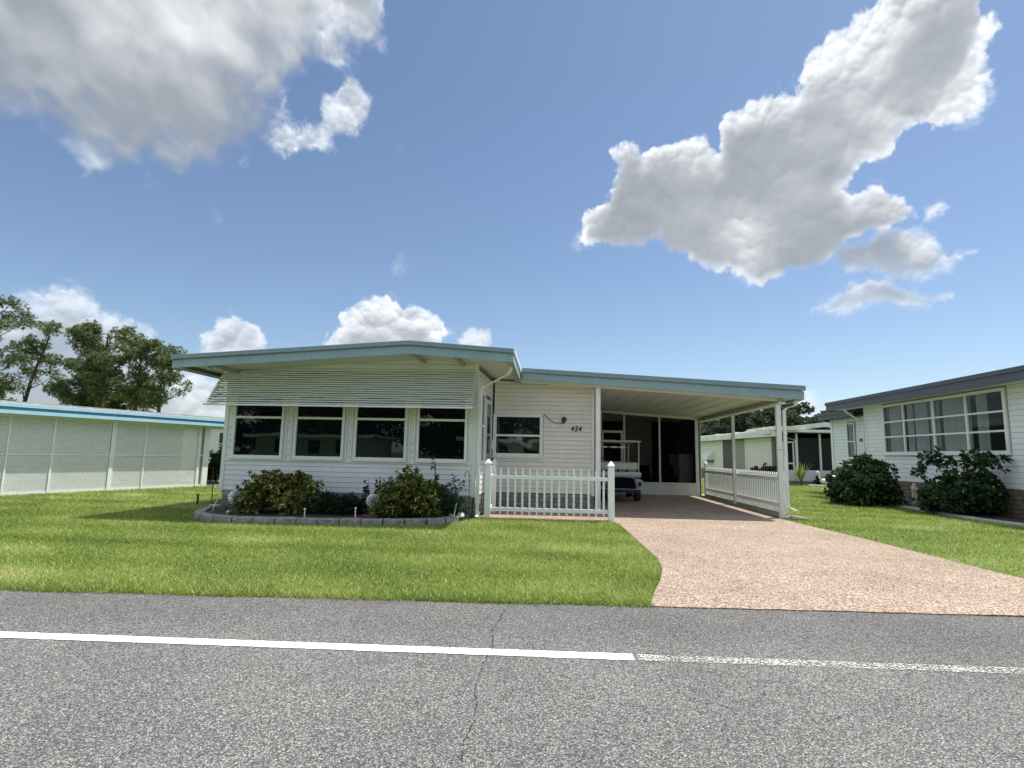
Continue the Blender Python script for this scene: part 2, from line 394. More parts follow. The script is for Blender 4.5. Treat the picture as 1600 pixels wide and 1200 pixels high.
CONC = mat('pale_concrete', (.42, .40, .37), .9, .2, 5, bump=.5, bscale=80)
SLATE = mat('slate_blue_grey_fascia', (.070, .083, .112), .5, .1, 3, streak=.15)
SLATED = mat('slate_drip_edge', (.07, .08, .10), .5, .1, 3)
BLUEL = mat('light_blue_fascia', (.42, .66, .80), .4, .08, 3, streak=.1)
BLUED = mat('mid_blue_fascia_groove', (.11, .34, .54), .4, .08, 3, streak=.1)
RUSTW = mat('worn_white_metal_roof', (.62, .60, .57), .55, .2, 4, streak=.5, col2=(.48, .36, .30))
GAPSHADE = mat('dark_awning_gap_shade', (.06, .06, .062), .7)  # dark colour stands in for the shade between awning slats
BLACK = mat('black_painted_metal', (.018, .018, .018), .45)
RUBBER = mat('black_rubber', (.02, .02, .02), .8)
NAVY = mat('navy_cart_body', (.003, .003, .012), .5, spec=.08)
CARTW = mat('off_white_seat_vinyl', (.76, .745, .69), .5, .08, 8)
CARTF = mat('pale_blue_white_cart_fender', (.50, .54, .58), .4)
CHROME = mat('dull_chrome', (.65, .65, .64), .3, metal=.9)
REDP = mat('red_plastic', (.16, .035, .035), .45)
ORANGE = mat('orange_foil', (.65, .22, .05), .4)
FOIL = mat('silver_foil_blade', (.80, .83, .85), .32, metal=.35)
TEALF = mat('teal_foil_hub', (.04, .16, .19), .35, metal=.4)
WPLAST = mat('white_plastic', (.78, .78, .75), .4)
CABLE = mat('grey_brown_cable', (.15, .135, .11), .6)
STATUE = mat('pale_cast_stone', (.78, .70, .60), .85, .25, 12, bump=.6, bscale=60)
WPEB = mat('pale_rock', (.55, .53, .48), .9, .3, 12, bump=.8, bscale=50)
BARK = mat('pine_bark', (.075, .055, .042), .95, .35, 4, bump=1, bscale=16)
TWIG = mat('brown_twig', (.07, .05, .03), .9)
BLUEP = mat('blue_window_panel', (.10, .30, .52), .5)
CURT = mat('pale_curtain_cloth', (.80, .80, .77), .9, .12, 5)
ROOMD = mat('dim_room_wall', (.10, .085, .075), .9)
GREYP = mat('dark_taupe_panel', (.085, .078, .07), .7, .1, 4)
BLUEC = mat('navy_chair_fabric', (.02, .035, .11), .8)
PANE = glass_mat('dark_window_glass', (.9, .95, .93), .012, (.003, .006, .006), ior=1.42)
PANEV = glass_mat('clear_window_glass', (.9, .94, .95), .012, (.02, .022, .022), see=.9, ior=1.3)
PANEP = glass_mat('porch_window_glass', (.92, .95, .95), .02, (.010, .012, .012), wave=.012, ior=1.8)

def screen_mat():
    m = bpy.data.materials.new('black_insect_screen'); m.use_nodes = True
    t = m.node_tree; t.nodes.clear(); o = N(t, 'ShaderNodeOutputMaterial')
    d = N(t, 'ShaderNodeBsdfDiffuse'); d.inputs[0].default_value = (.003, .004, .006, 1)
    p = N(t, 'ShaderNodeBsdfTransparent'); ms = N(t, 'ShaderNodeMixShader'); ms.inputs[0].default_value = .60
    t.links.new(d.outputs[0], ms.inputs[1]); t.links.new(p.outputs[0], ms.inputs[2]); t.links.new(ms.outputs[0], o.inputs[0])
    return m
SCREEN = screen_mat()

ASPH = speckle_mat('coarse_asphalt', [(0, (.055, .055, .053)), (1, (.50, .495, .475)), (.30, (.11, .109, .105)), (.62, (.185, .183, .177)), (.86, (.30, .297, .287))], 165, .8, .9, (.80, 1.12), .9, edge=(3.72, 4.3, .84))
PEBBLE = speckle_mat('exposed_aggregate', [(0, (.13, .082, .055)), (1, (.68, .59, .48)), (.35, (.31, .225, .165)), (.7, (.455, .35, .27))], 85, .7, .85, (.80, 1.12), .9)
PAINT = mat('white_road_paint', (.80, .80, .77), .7, .22, 18, bump=.8, bscale=130)

def worn_paint():
    m = bpy.data.materials.new('worn_road_paint'); m.use_nodes = True
    t = m.node_tree; b = t.nodes['Principled BSDF']; o = t.nodes['Material Output']
    b.inputs['Base Color'].default_value = (.50, .50, .48, 1); b.inputs['Roughness'].default_value = .8
    geo = N(t, 'ShaderNodeNewGeometry'); v = N(t, 'ShaderNodeTexVoronoi'); v.inputs['Scale'].default_value = 150
    t.links.new(geo.outputs['Position'], v.inputs['Vector'])
    sc = N(t, 'ShaderNodeSeparateColor'); t.links.new(v.outputs['Color'], sc.inputs[0])
    n = N(t, 'ShaderNodeTexNoise'); n.inputs['Scale'].default_value = 4; n.inputs['Detail'].default_value = 4
    t.links.new(geo.outputs['Position'], n.inputs['Vector'])
    k = math_node(t, 'GREATER_THAN', math_node(t, 'ADD', sc.outputs[0], math_node(t, 'MULTIPLY', n.outputs[0], .8)), 1.02)
    p = N(t, 'ShaderNodeBsdfTransparent'); ms = N(t, 'ShaderNodeMixShader')
    t.links.new(k, ms.inputs[0]); t.links.new(p.outputs[0], ms.inputs[1]); t.links.new(b.outputs[0], ms.inputs[2]); t.links.new(ms.outputs[0], o.inputs[0])
    return m
WORN = worn_paint()

def lawn_mat():
    m = bpy.data.materials.new('lawn_soil_and_thatch'); m.use_nodes = True
    t = m.node_tree; b = t.nodes['Principled BSDF']; b.inputs['Roughness'].default_value = .95
    geo = N(t, 'ShaderNodeNewGeometry')
    n = N(t, 'ShaderNodeTexNoise'); n.inputs['Scale'].default_value = 60; n.inputs['Detail'].default_value = 6
    n2 = N(t, 'ShaderNodeTexNoise'); n2.inputs['Scale'].default_value = .8; n2.inputs['Detail'].default_value = 6
    for x in (n, n2): t.links.new(geo.outputs['Position'], x.inputs['Vector'])
    mx1 = N(t, 'ShaderNodeMix', data_type='RGBA'); mx1.inputs[6].default_value = (.06, .10, .018, 1); mx1.inputs[7].default_value = (.18, .25, .05, 1)
    r = N(t, 'ShaderNodeMapRange'); r.inputs[1].default_value = .35; r.inputs[2].default_value = .65
    t.links.new(n.outputs[0], r.inputs[0]); t.links.new(r.outputs[0], mx1.inputs[0])
    mx2 = N(t, 'ShaderNodeMix', data_type='RGBA', blend_type='MULTIPLY'); mx2.inputs[0].default_value = 1
    r2 = N(t, 'ShaderNodeMapRange'); r2.inputs[1].default_value = .3; r2.inputs[2].default_value = .7; r2.inputs[3].default_value = .8; r2.inputs[4].default_value = 1.2
    t.links.new(n2.outputs[0], r2.inputs[0]); t.links.new(mx1.outputs[2], mx2.inputs[6]); t.links.new(r2.outputs[0], mx2.inputs[7])
    t.links.new(mx2.outputs[2], b.inputs['Base Color'])
    return m
LAWN = lawn_mat()
GRASS = leaf_mat('grass_blades', [(0, (.085, .145, .02)), (1, (.76, .72, .42)), (.35, (.205, .30, .045)), (.7, (.375, .45, .10)), (.9, (.60, .62, .25))], .5, .42, .35)
CROTON = leaf_mat('croton_leaves', [(0, (.022, .040, .010)), (1, (.66, .62, .30)), (.42, (.085, .11, .020)), (.66, (.26, .27, .06)), (.86, (.48, .44, .14))], .32, .25, .5)
DARKL = leaf_mat('dark_shrub_leaves', [(0, (.012, .022, .012)), (1, (.06, .085, .03)), (.6, (.022, .035, .018))], .4, .2, .4)
FINEL = leaf_mat('fine_green_leaves', [(0, (.012, .035, .014)), (1, (.07, .14, .04)), (.6, (.025, .065, .022))], .4, .3, .4)
GLOSSL = leaf_mat('dark_green_glossy_leaves', [(0, (.014, .036, .016)), (1, (.17, .26, .07)), (.7, (.036, .085, .028))], .32, .2, .5)
HEDGE = leaf_mat('hedge_leaves', [(0, (.02, .045, .012)), (1, (.32, .38, .10)), (.5, (.06, .11, .025)), (.8, (.16, .22, .05))], .4, .3, .4)
PINEL = leaf_mat('pine_needles', [(0, (.045, .072, .028)), (1, (.32, .36, .16)), (.5, (.11, .15, .055)), (.8, (.20, .245, .09))], .5, .3, .3)
OAKL = leaf_mat('oak_leaves', [(0, (.030, .048, .028)), (1, (.24, .27, .16)), (.5, (.065, .09, .05)), (.85, (.13, .155, .09))], .5, .25, .3)
YELL = leaf_mat('yellow_green_fronds', [(0, (.10, .14, .03)), (1, (.36, .40, .12))], .5, .3, .3)
REDL = leaf_mat('maroon_leaves', [(0, (.03, .02, .02)), (1, (.16, .09, .08)), (.6, (.05, .035, .03))], .5, .2, .3)

# ------------------------------------------------------------------ helpers
def tag(o, label=None, cat=None, group=None, kind=None):
    if label: o['label'] = label
    if cat: o['category'] = cat
    if group: o['group'] = group
    if kind: o['kind'] = kind
    return o

def thing(name, label, cat, loc, group=None):
    o = bpy.data.objects.new(name, None); COL.objects.link(o); o.location = loc
    o.empty_display_size = .1
    return tag(o, label, cat, group)

class MB:
    """collects shapes in world metres, links them as one mesh under its thing"""
    def __init__(s): s.v = []; s.f = []
    def add(s, vs, fs):
        n = len(s.v); s.v += [tuple(p) for p in vs]; s.f += [tuple(i + n for i in f) for f in fs]; return s
    def hexa(s, p):
        return s.add(p, [(0, 3, 2, 1), (4, 5, 6, 7), (0, 1, 5, 4), (1, 2, 6, 5), (2, 3, 7, 6), (3, 0, 4, 7)])
    def box(s, x0, x1, y0, y1, z0, z1):
        return s.hexa([(x0, y0, z0), (x1, y0, z0), (x1, y1, z0), (x0, y1, z0), (x0, y0, z1), (x1, y0, z1), (x1, y1, z1), (x0, y1, z1)])
    def fbox(s, fr, u0, u1, z0, z1, o0, o1):
        P = fr
        return s.hexa([P(u0, z0, o1), P(u1, z0, o1), P(u1, z0, o0), P(u0, z0, o0), P(u0, z1, o1), P(u1, z1, o1), P(u1, z1, o0), P(u0, z1, o0)])
    def tube(s, pts, r, n=8, cap=True):
        pts = [Vector(p) for p in pts]; rr = r if isinstance(r, (list, tuple)) else [r] * len(pts)
        rings = []; prev = None
        for i, p in enumerate(pts):
            d = (pts[min(i + 1, len(pts) - 1)] - pts[max(i - 1, 0)]).normalized()
            a = d.orthogonal().normalized() if prev is None else (prev - d * prev.dot(d)).normalized()
            prev = a; b = d.cross(a)
            rings.append([p + (a * math.cos(t) + b * math.sin(t)) * rr[i] for t in [2 * math.pi * k / n for k in range(n)]])
        vs = [q for ring in rings for q in ring]; fs = []
        for i in range(len(pts) - 1):
            for k in range(n):
                fs.append((i * n + k, i * n + (k + 1) % n, (i + 1) * n + (k + 1) % n, (i + 1) * n + k))
        if cap: fs += [tuple(range(n - 1, -1, -1)), tuple((len(pts) - 1) * n + k for k in range(n))]
        return s.add(vs, fs)
    def sqtube(s, pts, w, d):
        """rectangular pipe: w across X, d across Y"""
        vs = []; fs = []
        for p in pts:
            vs += [(p[0] - w / 2, p[1] - d / 2, p[2]), (p[0] + w / 2, p[1] - d / 2, p[2]), (p[0] + w / 2, p[1] + d / 2, p[2]), (p[0] - w / 2, p[1] + d / 2, p[2])]
        m = len(pts)
        for i in range(m - 1):
            for k in range(4):
                fs.append((i * 4 + k, i * 4 + (k + 1) % 4, i * 4 + 4 + (k + 1) % 4, i * 4 + 4 + k))
        fs += [(3, 2, 1, 0), tuple((m - 1) * 4 + k for k in range(4))]
        return s.add(vs, fs)
    def lathe(s, c, prof, n=12, sx=1, sy=1):
        vs = []; fs = []
        for (r, z) in prof:
            for k in range(n):
                t = 2 * math.pi * (k + .5) / n
                vs.append((c[0] + r * math.cos(t) * sx, c[1] + r * math.sin(t) * sy, c[2] + z))
        for i in range(len(prof) - 1):
            for k in range(n):
                fs.append((i * n + k, i * n + (k + 1) % n, (i + 1) * n + (k + 1) % n, (i + 1) * n + k))
        fs += [tuple(range(n - 1, -1, -1)), tuple((len(prof) - 1) * n + k for k in range(n))]
        return s.add(vs, fs)
    def mesh(s, name, m, org=(0, 0, 0), smooth=False, bevel=0):
        me = bpy.data.meshes.new(name)
        me.from_pydata([(a - org[0], b - org[1], c - org[2]) for a, b, c in s.v], [], s.f)
        me.materials.append(m)
        if smooth: me.shade_smooth()
        me.update()
        return me
    def build(s, name, m, root=None, parent=None, smooth=False, bevel=0, kind=None, org=None, label=None):
        """root: the thing (gives the origin); parent: the part it hangs under"""
        o0 = org if org is not None else (tuple(root.location) if root else (0, 0, 0))
        o = bpy.data.objects.new(name, s.mesh(name, m, o0, smooth)); COL.objects.link(o)
        if root or parent: o.parent = parent or root
        else: o.location = o0
        if bevel:
            b = o.modifiers.new('bevel', 'BEVEL'); b.width = bevel; b.segments = 2; b.limit_method = 'ANGLE'
        if kind: o['kind'] = kind
        if label: o['label'] = label
        return o

def solo(mb, name, m, label, cat, org, group=None, **kw):
    o = mb.build(name, m, org=org, **kw)
    return tag(o, label, cat, group)

def inst(name, me, root, parent, at):
    o = bpy.data.objects.new(name, me); COL.objects.link(o); o.parent = parent or root
    o.location = Vector(at) - Vector(root.location)
    return o

def frame(ox, oy, ux, uy, side=1):
    """upright plane through (ox, oy) along (ux, uy); outward normal is u turned by -90 degrees (side=1)"""
    l = math.hypot(ux, uy); ux /= l; uy /= l; nx, ny = uy * side, -ux * side
    return lambda u, z, o=0.0: (ox + ux * u + nx * o, oy + uy * u + ny * o, z)

def siding(fr, root, m, u0, u1, z0, z1, lap, holes=(), top=None, parent=None, groove=.008, out=.018):
    """lapped boards, each a part; a narrow shadow gap stays open under each lip"""
    z = z0
    while z < z1 - .02:
        zt = min(z + lap, z1); mid = (z + zt) / 2; zb = z + groove
        spans = [(u0, u1)]
        if top:
            us = [u0 + (u1 - u0) * i / 200 for i in range(201) if top(u0 + (u1 - u0) * i / 200) > zb + .01]
            if not us: break
            spans = [(min(us), max(us))]
        for h in holes:
            if h[2] < mid < h[3]:
                ns = []
                for a, b in spans:
                    if h[1] <= a or h[0] >= b: ns.append((a, b)); continue
                    if h[0] > a: ns.append((a, h[0]))
                    if h[1] < b: ns.append((h[1], b))
                spans = ns
        for a, b in spans:
            if b - a < .02: continue
            n = 10 if top else 1; V = []; Fc = []
            for i in range(n + 1):
                u = a + (b - a) * i / n; t = zt + .002 if not top else max(zb + .004, min(zt + .002, top(u)))
                V += [fr(u, zb, out), fr(u, t, out - .010 * (t - zb) / lap), fr(u, t, .001), fr(u, zb, .001)]
            for i in range(n):
                for k in range(4): Fc.append((i * 4 + k, i * 4 + (k + 1) % 4, (i + 1) * 4 + (k + 1) % 4, (i + 1) * 4 + k))
            Fc += [(3, 2, 1, 0), tuple(n * 4 + k for k in range(4))]
            MB().add(V, Fc).build('siding_board', m, root, parent)
        z = zt

def brickwork(fr, root, parent, m, u0, u1, z0, z1, bh, bw, name='brick'):
    metr = []
    for k in range(4):
        w = bw - .012; h = bh - .012; d = .03 + .006 * k
        j = [random.uniform(-.004, .004) for _ in range(8)]
        o = fr(0, 0, 0)
        mb = MB().hexa([fr(j[0], 0, d + j[1]), fr(w, 0, d), fr(w, 0, 0), fr(0, 0, 0), fr(0, h + j[2], d + j[3] * 2), fr(w + j[4], h + j[5], d + j[6] * 2), fr(w, h, 0), fr(0, h, 0)])
        metr.append(mb.mesh(name, m, o))
    r = 0; z = z0
    while z < z1 - .03:
        u = u0 - (bw * .5 if r % 2 else 0)
        while u < u1 - .03:
            if u >= u0 - .001 and u + bw <= u1 + .02:
                inst(name, random.choice(metr), root, parent, fr(u, z, 0))
            else:
                a = max(u, u0); b = min(u + bw, u1) - .012
                if b - a > .03:
                    mb = MB().fbox(fr, a, b, z, z + bh - .012, 0, .036); mb.build(name, m, root, parent)
            u += bw
        z += bh; r += 1

def window(fr, root, u0, u1, z0, z1, rails=(), mull=(), fw=.055, pane=None, fm=None, depth=.05, name='window', sill=True, rw=.035):
    """frame is the part; panes, rails and sill hang under it"""
    fm = fm or TRIM; pane = pane or PANE
    w = MB()
    w.fbox(fr, u0 - fw, u0, z0 - fw, z1 + fw, 0, depth); w.fbox(fr, u1, u1 + fw, z0 - fw, z1 + fw, 0, depth)
    w.fbox(fr, u0, u1, z0 - fw, z0, 0, depth); w.fbox(fr, u0, u1, z1, z1 + fw, 0, depth)
    o = w.build(name, fm, root, bevel=.004)
    us = [u0] + list(mull) + [u1]; zs = [z0] + list(rails) + [z1]
    for i in range(len(us) - 1):
        for j in range(len(zs) - 1):
            MB().fbox(fr, us[i], us[i + 1], zs[j], zs[j + 1], .008, .014 + .004 * (j % 2)).build('pane', pane, root, o)
    for z in rails:
        MB().fbox(fr, u0, u1, z - rw / 2, z + rw / 2, .016, depth - .006).build('rail', fm, root, o)
    for u in mull:
        MB().fbox(fr, u - .03, u + .03, z0, z1, .016, depth - .003).build('mullion', fm, root, o)
    if sill:
        MB().fbox(fr, u0 - fw - .01, u1 + fw + .01, z0 - fw - .025, z0 - fw, 0, depth + .02).build('sill', fm, root, o)
    return o

def raw_mesh(name, V, F, m, shade=None, smooth=False):
    """V (n,3), F (m,k) numpy -> mesh with a per-face shade"""
    me = bpy.data.meshes.new(name)
    nv, nf, k = len(V), len(F), F.shape[1]
    me.vertices.add(nv); me.vertices.foreach_set('co', V.astype(np.float32).ravel())
    me.loops.add(nf * k); me.loops.foreach_set('vertex_index', F.astype(np.int32).ravel())
    me.polygons.add(nf); me.polygons.foreach_set('loop_start', np.arange(0, nf * k, k, dtype=np.int32))
    me.materials.append(m)
    me.update(calc_edges=True)
    if shade is not None:
        at = me.attributes.new('shade', 'FLOAT', 'FACE'); at.data.foreach_set('value', shade.astype(np.float32))
    return me

def rand_unit(n):
    v = rng.normal(size=(n, 3)); return v / np.linalg.norm(v, axis=1, keepdims=True)

def rosettes(C, D, n, ln, wd, spread=.9, jit=.3):
    """n leaves round each centre C pointing about D; returns rhombic leaves"""
    m = len(C) * n
    c = np.repeat(C, n, 0); d = np.repeat(D, n, 0)
    a = d + rand_unit(m) * spread; a /= np.linalg.norm(a, axis=1, keepdims=True)
    s = np.cross(a, rand_unit(m)); s /= np.linalg.norm(s, axis=1, keepdims=True) + 1e-9
    l = ln * (1 + jit * rng.uniform(-1, 1, (m, 1))); w = wd * (1 + jit * rng.uniform(-1, 1, (m, 1)))
    up_ = np.array([0, 0, -1.0]) * l * .12
    p0 = c; p1 = c + a * l * .5 + s * w * .5; p2 = c + a * l + up_; p3 = c + a * l * .5 - s * w * .5
    V = np.stack([p0, p1, p2, p3], 1).reshape(-1, 3)
    F = np.arange(m * 4).reshape(m, 4)
    return V, F

def blob_points(blobs, per, shell=.55, updir=.35):
    """points in the outer part of ellipsoids, with outward directions"""
    C = []; D = []; tot = sum(b[3] * b[4] * b[5] for b in blobs) ** 1
    vol = [(b[3] * b[4] * b[5]) ** (2 / 3) for b in blobs]; sv = sum(vol)
    for b, v in zip(blobs, vol):
        n = max(3, int(per * v / sv))
        u = rand_unit(n); r = shell + (1 - shell) * rng.random((n, 1)) ** .7
        bump = 1 + .18 * np.sin(u[:, :1] * 7 + b[0] * 3) * np.cos(u[:, 1:2] * 6 + b[2] * 5)
        C.append(np.array(b[:3]) + u * r * bump * np.array(b[3:6])); dd = u + np.array([0, 0, updir]); D.append(dd / np.linalg.norm(dd, axis=1, keepdims=True))
    return np.concatenate(C), np.concatenate(D)

def foliage(name, m, root, blobs, per, n, ln, wd, spread=.9, shell=.5, floor=.02, pw=1.0, updir=.35, parent=None):
    C, D = blob_points(blobs, per, shell, updir)
    k = C[:, 2] > floor; C = C[k]; D = D[k]
    V, F = rosettes(C, D, n, ln, wd, spread)
    V[:, 2] = np.maximum(V[:, 2], floor)
    sh = np.repeat(rng.random(len(C)), n) * .45 + rng.random(len(F)) * .55
    sh = np.clip(sh, 0, 1) ** pw
    me = raw_mesh(name, V - np.array(root.location), F, m, sh)
    o = bpy.data.objects.new(name, me); COL.objects.link(o); o.parent = parent or root
    return o

# ================================================================== SETTING
def structure(o, kind='structure'): o['kind'] = kind; return o
def road_y(x): return 4.69 + .048 * x

structure(MB().add([(-400, -400, -.02), (400, -400, -.02), (400, 400, -.02), (-400, 400, -.02)], [(0, 1, 2, 3)]).build('ground', LAWN))
# road with an uneven edge
xs = [-60 + i * .25 for i in range(481)]
vs = []; fs = []
for i, x in enumerate(xs):
    e = road_y(x) + .018 * math.sin(x * 3.1) + .012 * math.sin(x * 9.7 + 1) + random.uniform(-.008, .008)
    vs += [(x, -3.2, 0), (x, e, 0), (x, e + .01, -.03)]
for i in range(len(xs) - 1):
    a = i * 3
    fs += [(a, a + 3, a + 4, a + 1), (a + 1, a + 4, a + 5, a + 2)]
road = structure(MB().add(vs, fs).build('road', ASPH))
def strip(pts, w, z):
    V = []; Fc = []
    for i, p in enumerate(pts):
        j = random.uniform(-.004, .004); k = random.uniform(-.004, .004)
        V += [(p[0], p[1] - w / 2 + j, z), (p[0], p[1] + w / 2 + k, z)]
    for i in range(len(pts) - 1): Fc.append((2 * i, 2 * i + 2, 2 * i + 3, 2 * i + 1))
    return MB().add(V, Fc)
ly = lambda x: 3.555 + .026 * (x - .5)
line = strip([(-20 + i * .04, ly(-20 + i * .04)) for i in range(514)], .110, .004).build('road_marking', PAINT); structure(line)
line2 = strip([(.545 + i * .04, ly(.545 + i * .04)) for i in range(300)], .10, .004).build('worn_road_marking', WORN); structure(line2)
# the long crack and its side branches
def crack(pts, w, seed, breaks=0):
    r = random.Random(seed); mb = MB(); x, y = pts[0]; path = []
    for i in range(len(pts) - 1):
        n = int(math.dist(pts[i], pts[i + 1]) / .02) + 1
        for k in range(n):
            t = k / n
            path.append([pts[i][0] * (1 - t) + pts[i + 1][0] * t, pts[i][1] * (1 - t) + pts[i + 1][1] * t])
    off = 0; V = []; Fc = []
    for i, p in enumerate(path):
        off = off * .92 + r.uniform(-.007, .007)
        ww = w * r.uniform(.3, 1.1) * (0 if r.random() < breaks else 1)
        V += [(p[0] + off - ww / 2, p[1], .0055), (p[0] + off + ww / 2, p[1], .0055)]
    for i in range(len(path) - 1): Fc.append((2 * i, 2 * i + 1, 2 * i + 3, 2 * i + 2))
    return mb.add(V, Fc)
TAR = mat('crack_shadow', (.018, .018, .018), .95)
structure(crack([(-.32, 1.6), (-.33, 2.32), (-.335, 2.63), (-.36, 2.97), (-.38, 3.32), (-.35, 3.55), (-.385, 3.96), (-.35, 4.35), (-.345, 4.5)], .0055, 4, .22).build('road_crack', TAR))
structure(crack([(-.62, 3.49), (-.60, 3.60)], .006, 8).build('road_crack', TAR))
structure(crack([(-2.3, 3.44), (-2.26, 3.56)], .005, 9).build('road_crack', TAR))

# driveway and porch slab of exposed aggregate
poly = [(-1.30, 10.62), (1.14, 10.62), (1.2, 10.5), (1.27, 10.2), (1.29, 8.4), (1.30, 6.9), (1.24, 6.3), (1.10, 5.7), (.95, 5.2), (.83, road_y(.83) + .0), (.9, road_y(.9) - .01)]
poly += [(x, road_y(x) - .012 + random.uniform(-.008, .008)) for x in [1.1 + i * .15 for i in range(32)]]
poly += [(5.9, 4.97), (5.45, 5.35), (5.12, 5.9), (5.0, 6.6), (4.94, 9), (4.78, 11.4), (4.72, 12.3), (4.74, 18.7), (4.74, 22.5), (-1.30, 22.5)]
n = len(poly)
drive = MB().add([(x, y, .010) for x, y in poly] + [(x, y, -.03) for x, y in poly], [tuple(range(n))] + [(i, i + n, (i + 1) % n + n, (i + 1) % n) for i in range(n)])
structure(drive.build('driveway', PEBBLE))
# smooth concrete kerb under the carport side fence
structure(MB().box(4.93, 5.12, 12.1, 19.0, -.02, .035).build('kerb', CONC))
structure(MB().box(4.80, 4.925, 12.5, 18.9, -.02, .006).build('gravel_strip', MULCH))

# ================================================================== MAIN HOUSE
H = thing('mobile_home', 'white home in the middle with teal roof edge, striped awning and attached carport', 'house', (-2.5, 14.0, 0))
FX0, FX1, FY = -6.53, -1.42, 10.7
facade = frame(0, FY, 1, 0)                      # u = x
RX0, RX1, RY0, RY1, RID = -6.98, -.655, 9.6, 27.5, -2.54
zt = lambda x: (3.21 - .0676 * (RID - x)) if x <= RID else (3.21 - .0743 * (x - RID))
rtop = lambda x: (3.17 - .068 * (-2.54 - x)) if x < -2.54 else (3.17 - .074 * (x + 2.54))   # roof surface height across the house
# sheathing
wl = MB()
for a, b in ((-6.5, -2.54), (-2.54, -1.45)):
    wl.hexa([(a, FY + .002, .36), (b, FY + .002, .36), (b, 27, .36), (a, 27, .36), (a, FY + .002, zt(a) - .13), (b, FY + .002, zt(b) - .13), (b, 27, zt(b) - .13), (a, 27, zt(a) - .13)])
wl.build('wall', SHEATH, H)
wins = [(-6.29, -5.34), (-5.02, -4.10), (-3.80, -2.84), (-2.55, -1.65)]
siding(facade, H, VINYL, FX0 + .07, FX1 - .07, .40, .985, .0985)
siding(facade, H, VINYL, FX0 + .07, FX1 - .07, 2.36, 3.12, .0985, top=lambda x: zt(x) - .14)
# window band: panels with storm-shutter studs between the windows
MB().fbox(facade, FX0 + .07, FX1 - .07, .985, 1.025, 0, .035).build('belt_trim', TRIM, H)
MB().fbox(facade, FX0 + .07, FX1 - .07, 1.025, 2.36, 0, .010).build('window_band_panel', TRIM, H)
for (a, b) in wins:
    window(facade, H, a, b, 1.10, 2.30, rails=(1.85,), fw=.052, depth=.055, rw=.045)
for c in (-6.40, -5.18, -3.95, -2.69, -1.555):
    tr = MB()
    for s in (-.055, .055):
        if -6.45 < c + s < -1.50: tr.fbox(facade, c + s - .012, c + s + .012, 1.03, 2.30, .012, .030)
    t = tr.build('shutter_track', TRIM, H)
    sm = MB().fbox(facade, -.013, .013, 0, .028, .010, .034).mesh('stud', TRIM, facade(0, 0, 0))
    for k in range(9):
        inst('stud', sm, H, t, facade(c, 1.10 + k * .135, 0))
cn = MB(); cn.box(FX0 - .005, FX0 + .07, FY - .028, FY + .06, .38, 2.86); cn.build('corner_trim', TRIM, H)
cn = MB(); cn.box(FX1 - .07, FX1 + .010, FY - .030, FY + .06, .38, 2.98); cn.build('corner_trim', TRIM, H)
# skirting of stacked blocks
sk = MB().box(-6.47, -1.47, FY + .03, FY + .12, -.02, .385).build('skirting', MORTAR, H)
brickwork(frame(0, FY + .03, 1, 0), H, sk, BLOCK, -6.47, -1.47, 0.0, .38, .095, .39)
MB().box(-6.50, -1.44, FY - .002, FY + .1, .375, .398).build('skirting_cap', BROWNM, H)

# side wall beside the porch
PY = 12.6
sidef = frame(FX1 - .005, FY + .03, .10, PY - FY, 1)    # u runs back along the wall, outward towards +X
SL = math.hypot(.10, PY - FY)
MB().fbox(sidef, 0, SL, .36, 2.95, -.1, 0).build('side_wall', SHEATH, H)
siding(sidef, H, VINYL, .04, SL - .02, .40, 2.88, .0985, holes=[(.28, .74, 1.0, 2.5), (.92, 1.62, .40, 2.42)])
window(sidef, H, .34, .68, 1.08, 2.42, rails=(1.78,), fw=.05, depth=.045, rw=.04)
dr = MB().fbox(sidef, .95, 1.60, .42, 2.38, 0, .03).build('storm_door', TRIM, H)
MB().fbox(sidef, 1.03, 1.52, 1.02, 2.30, .031, .038).build('pane', PANEP, H, dr)
MB().tube([sidef(1.50, 1.30, .035), sidef(1.50, 1.31, .08), sidef(1.50, 1.52, .08), sidef(1.50, 1.53, .035)], .010, 6).build('handle', TRIM, H, dr)
sk2 = MB().fbox(sidef, 0, SL, -.02, .385, -.12, -.03).build('side_skirting', MORTAR, H)
brickwork(sidef_b := (lambda u, z, o=0.0: sidef(u, z, o - .03)), H, sk2, BLOCK, 0.0, SL - .05, 0.0, .38, .095, .2)

# porch wall with the number
porch = frame(0, PY, 1, 0)
ctop = lambda x: 2.87 - .065 * (x + .62)        # carport ceiling height
PX0, PX1 = -1.27, 1.00
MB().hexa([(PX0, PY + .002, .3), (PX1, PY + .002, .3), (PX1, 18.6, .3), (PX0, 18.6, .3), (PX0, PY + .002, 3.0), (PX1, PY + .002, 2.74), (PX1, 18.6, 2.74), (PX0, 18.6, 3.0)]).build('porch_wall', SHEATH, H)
siding(porch, H, VINYLP, PX0 + .03, PX1 - .06, .36, 2.93, .0985, holes=[(-1.29, -.14, 1.16, 2.15)], top=lambda x: ctop(x) + .0)
window(porch, H, -1.215, -.225, 1.24, 2.065, rails=(1.645,), fw=.075, depth=.05, pane=PANEP, rw=.045)
MB().fbox(porch, PX1 - .06, PX1 + .01, .33, 2.74, 0, .03).build('corner_trim', TRIM, H)
MB().fbox(porch, PX0 - .0, PX0 + .035, .33, 2.9, 0, .03).build('corner_trim', TRIM, H)
sk3 = MB().box(PX0, PX1, PY + .03, PY + .1, -.02, .345).build('porch_skirting', MORTAR, H)
brickwork(frame(0, PY + .03, 1, 0), H, sk3, BLOCK, PX0, PX1, 0.0, .345, .088, .20)
for xx in (PX1,):
    siding(frame(xx, PY + .03, 0, 1, 1), H, VINYL, 0, 5.9, .36, 2.7, .0985)
    MB().box(xx - .1, xx - .005, PY + .1, 18.5, -.02, .345).build('side_skirting', BLOCK, H)

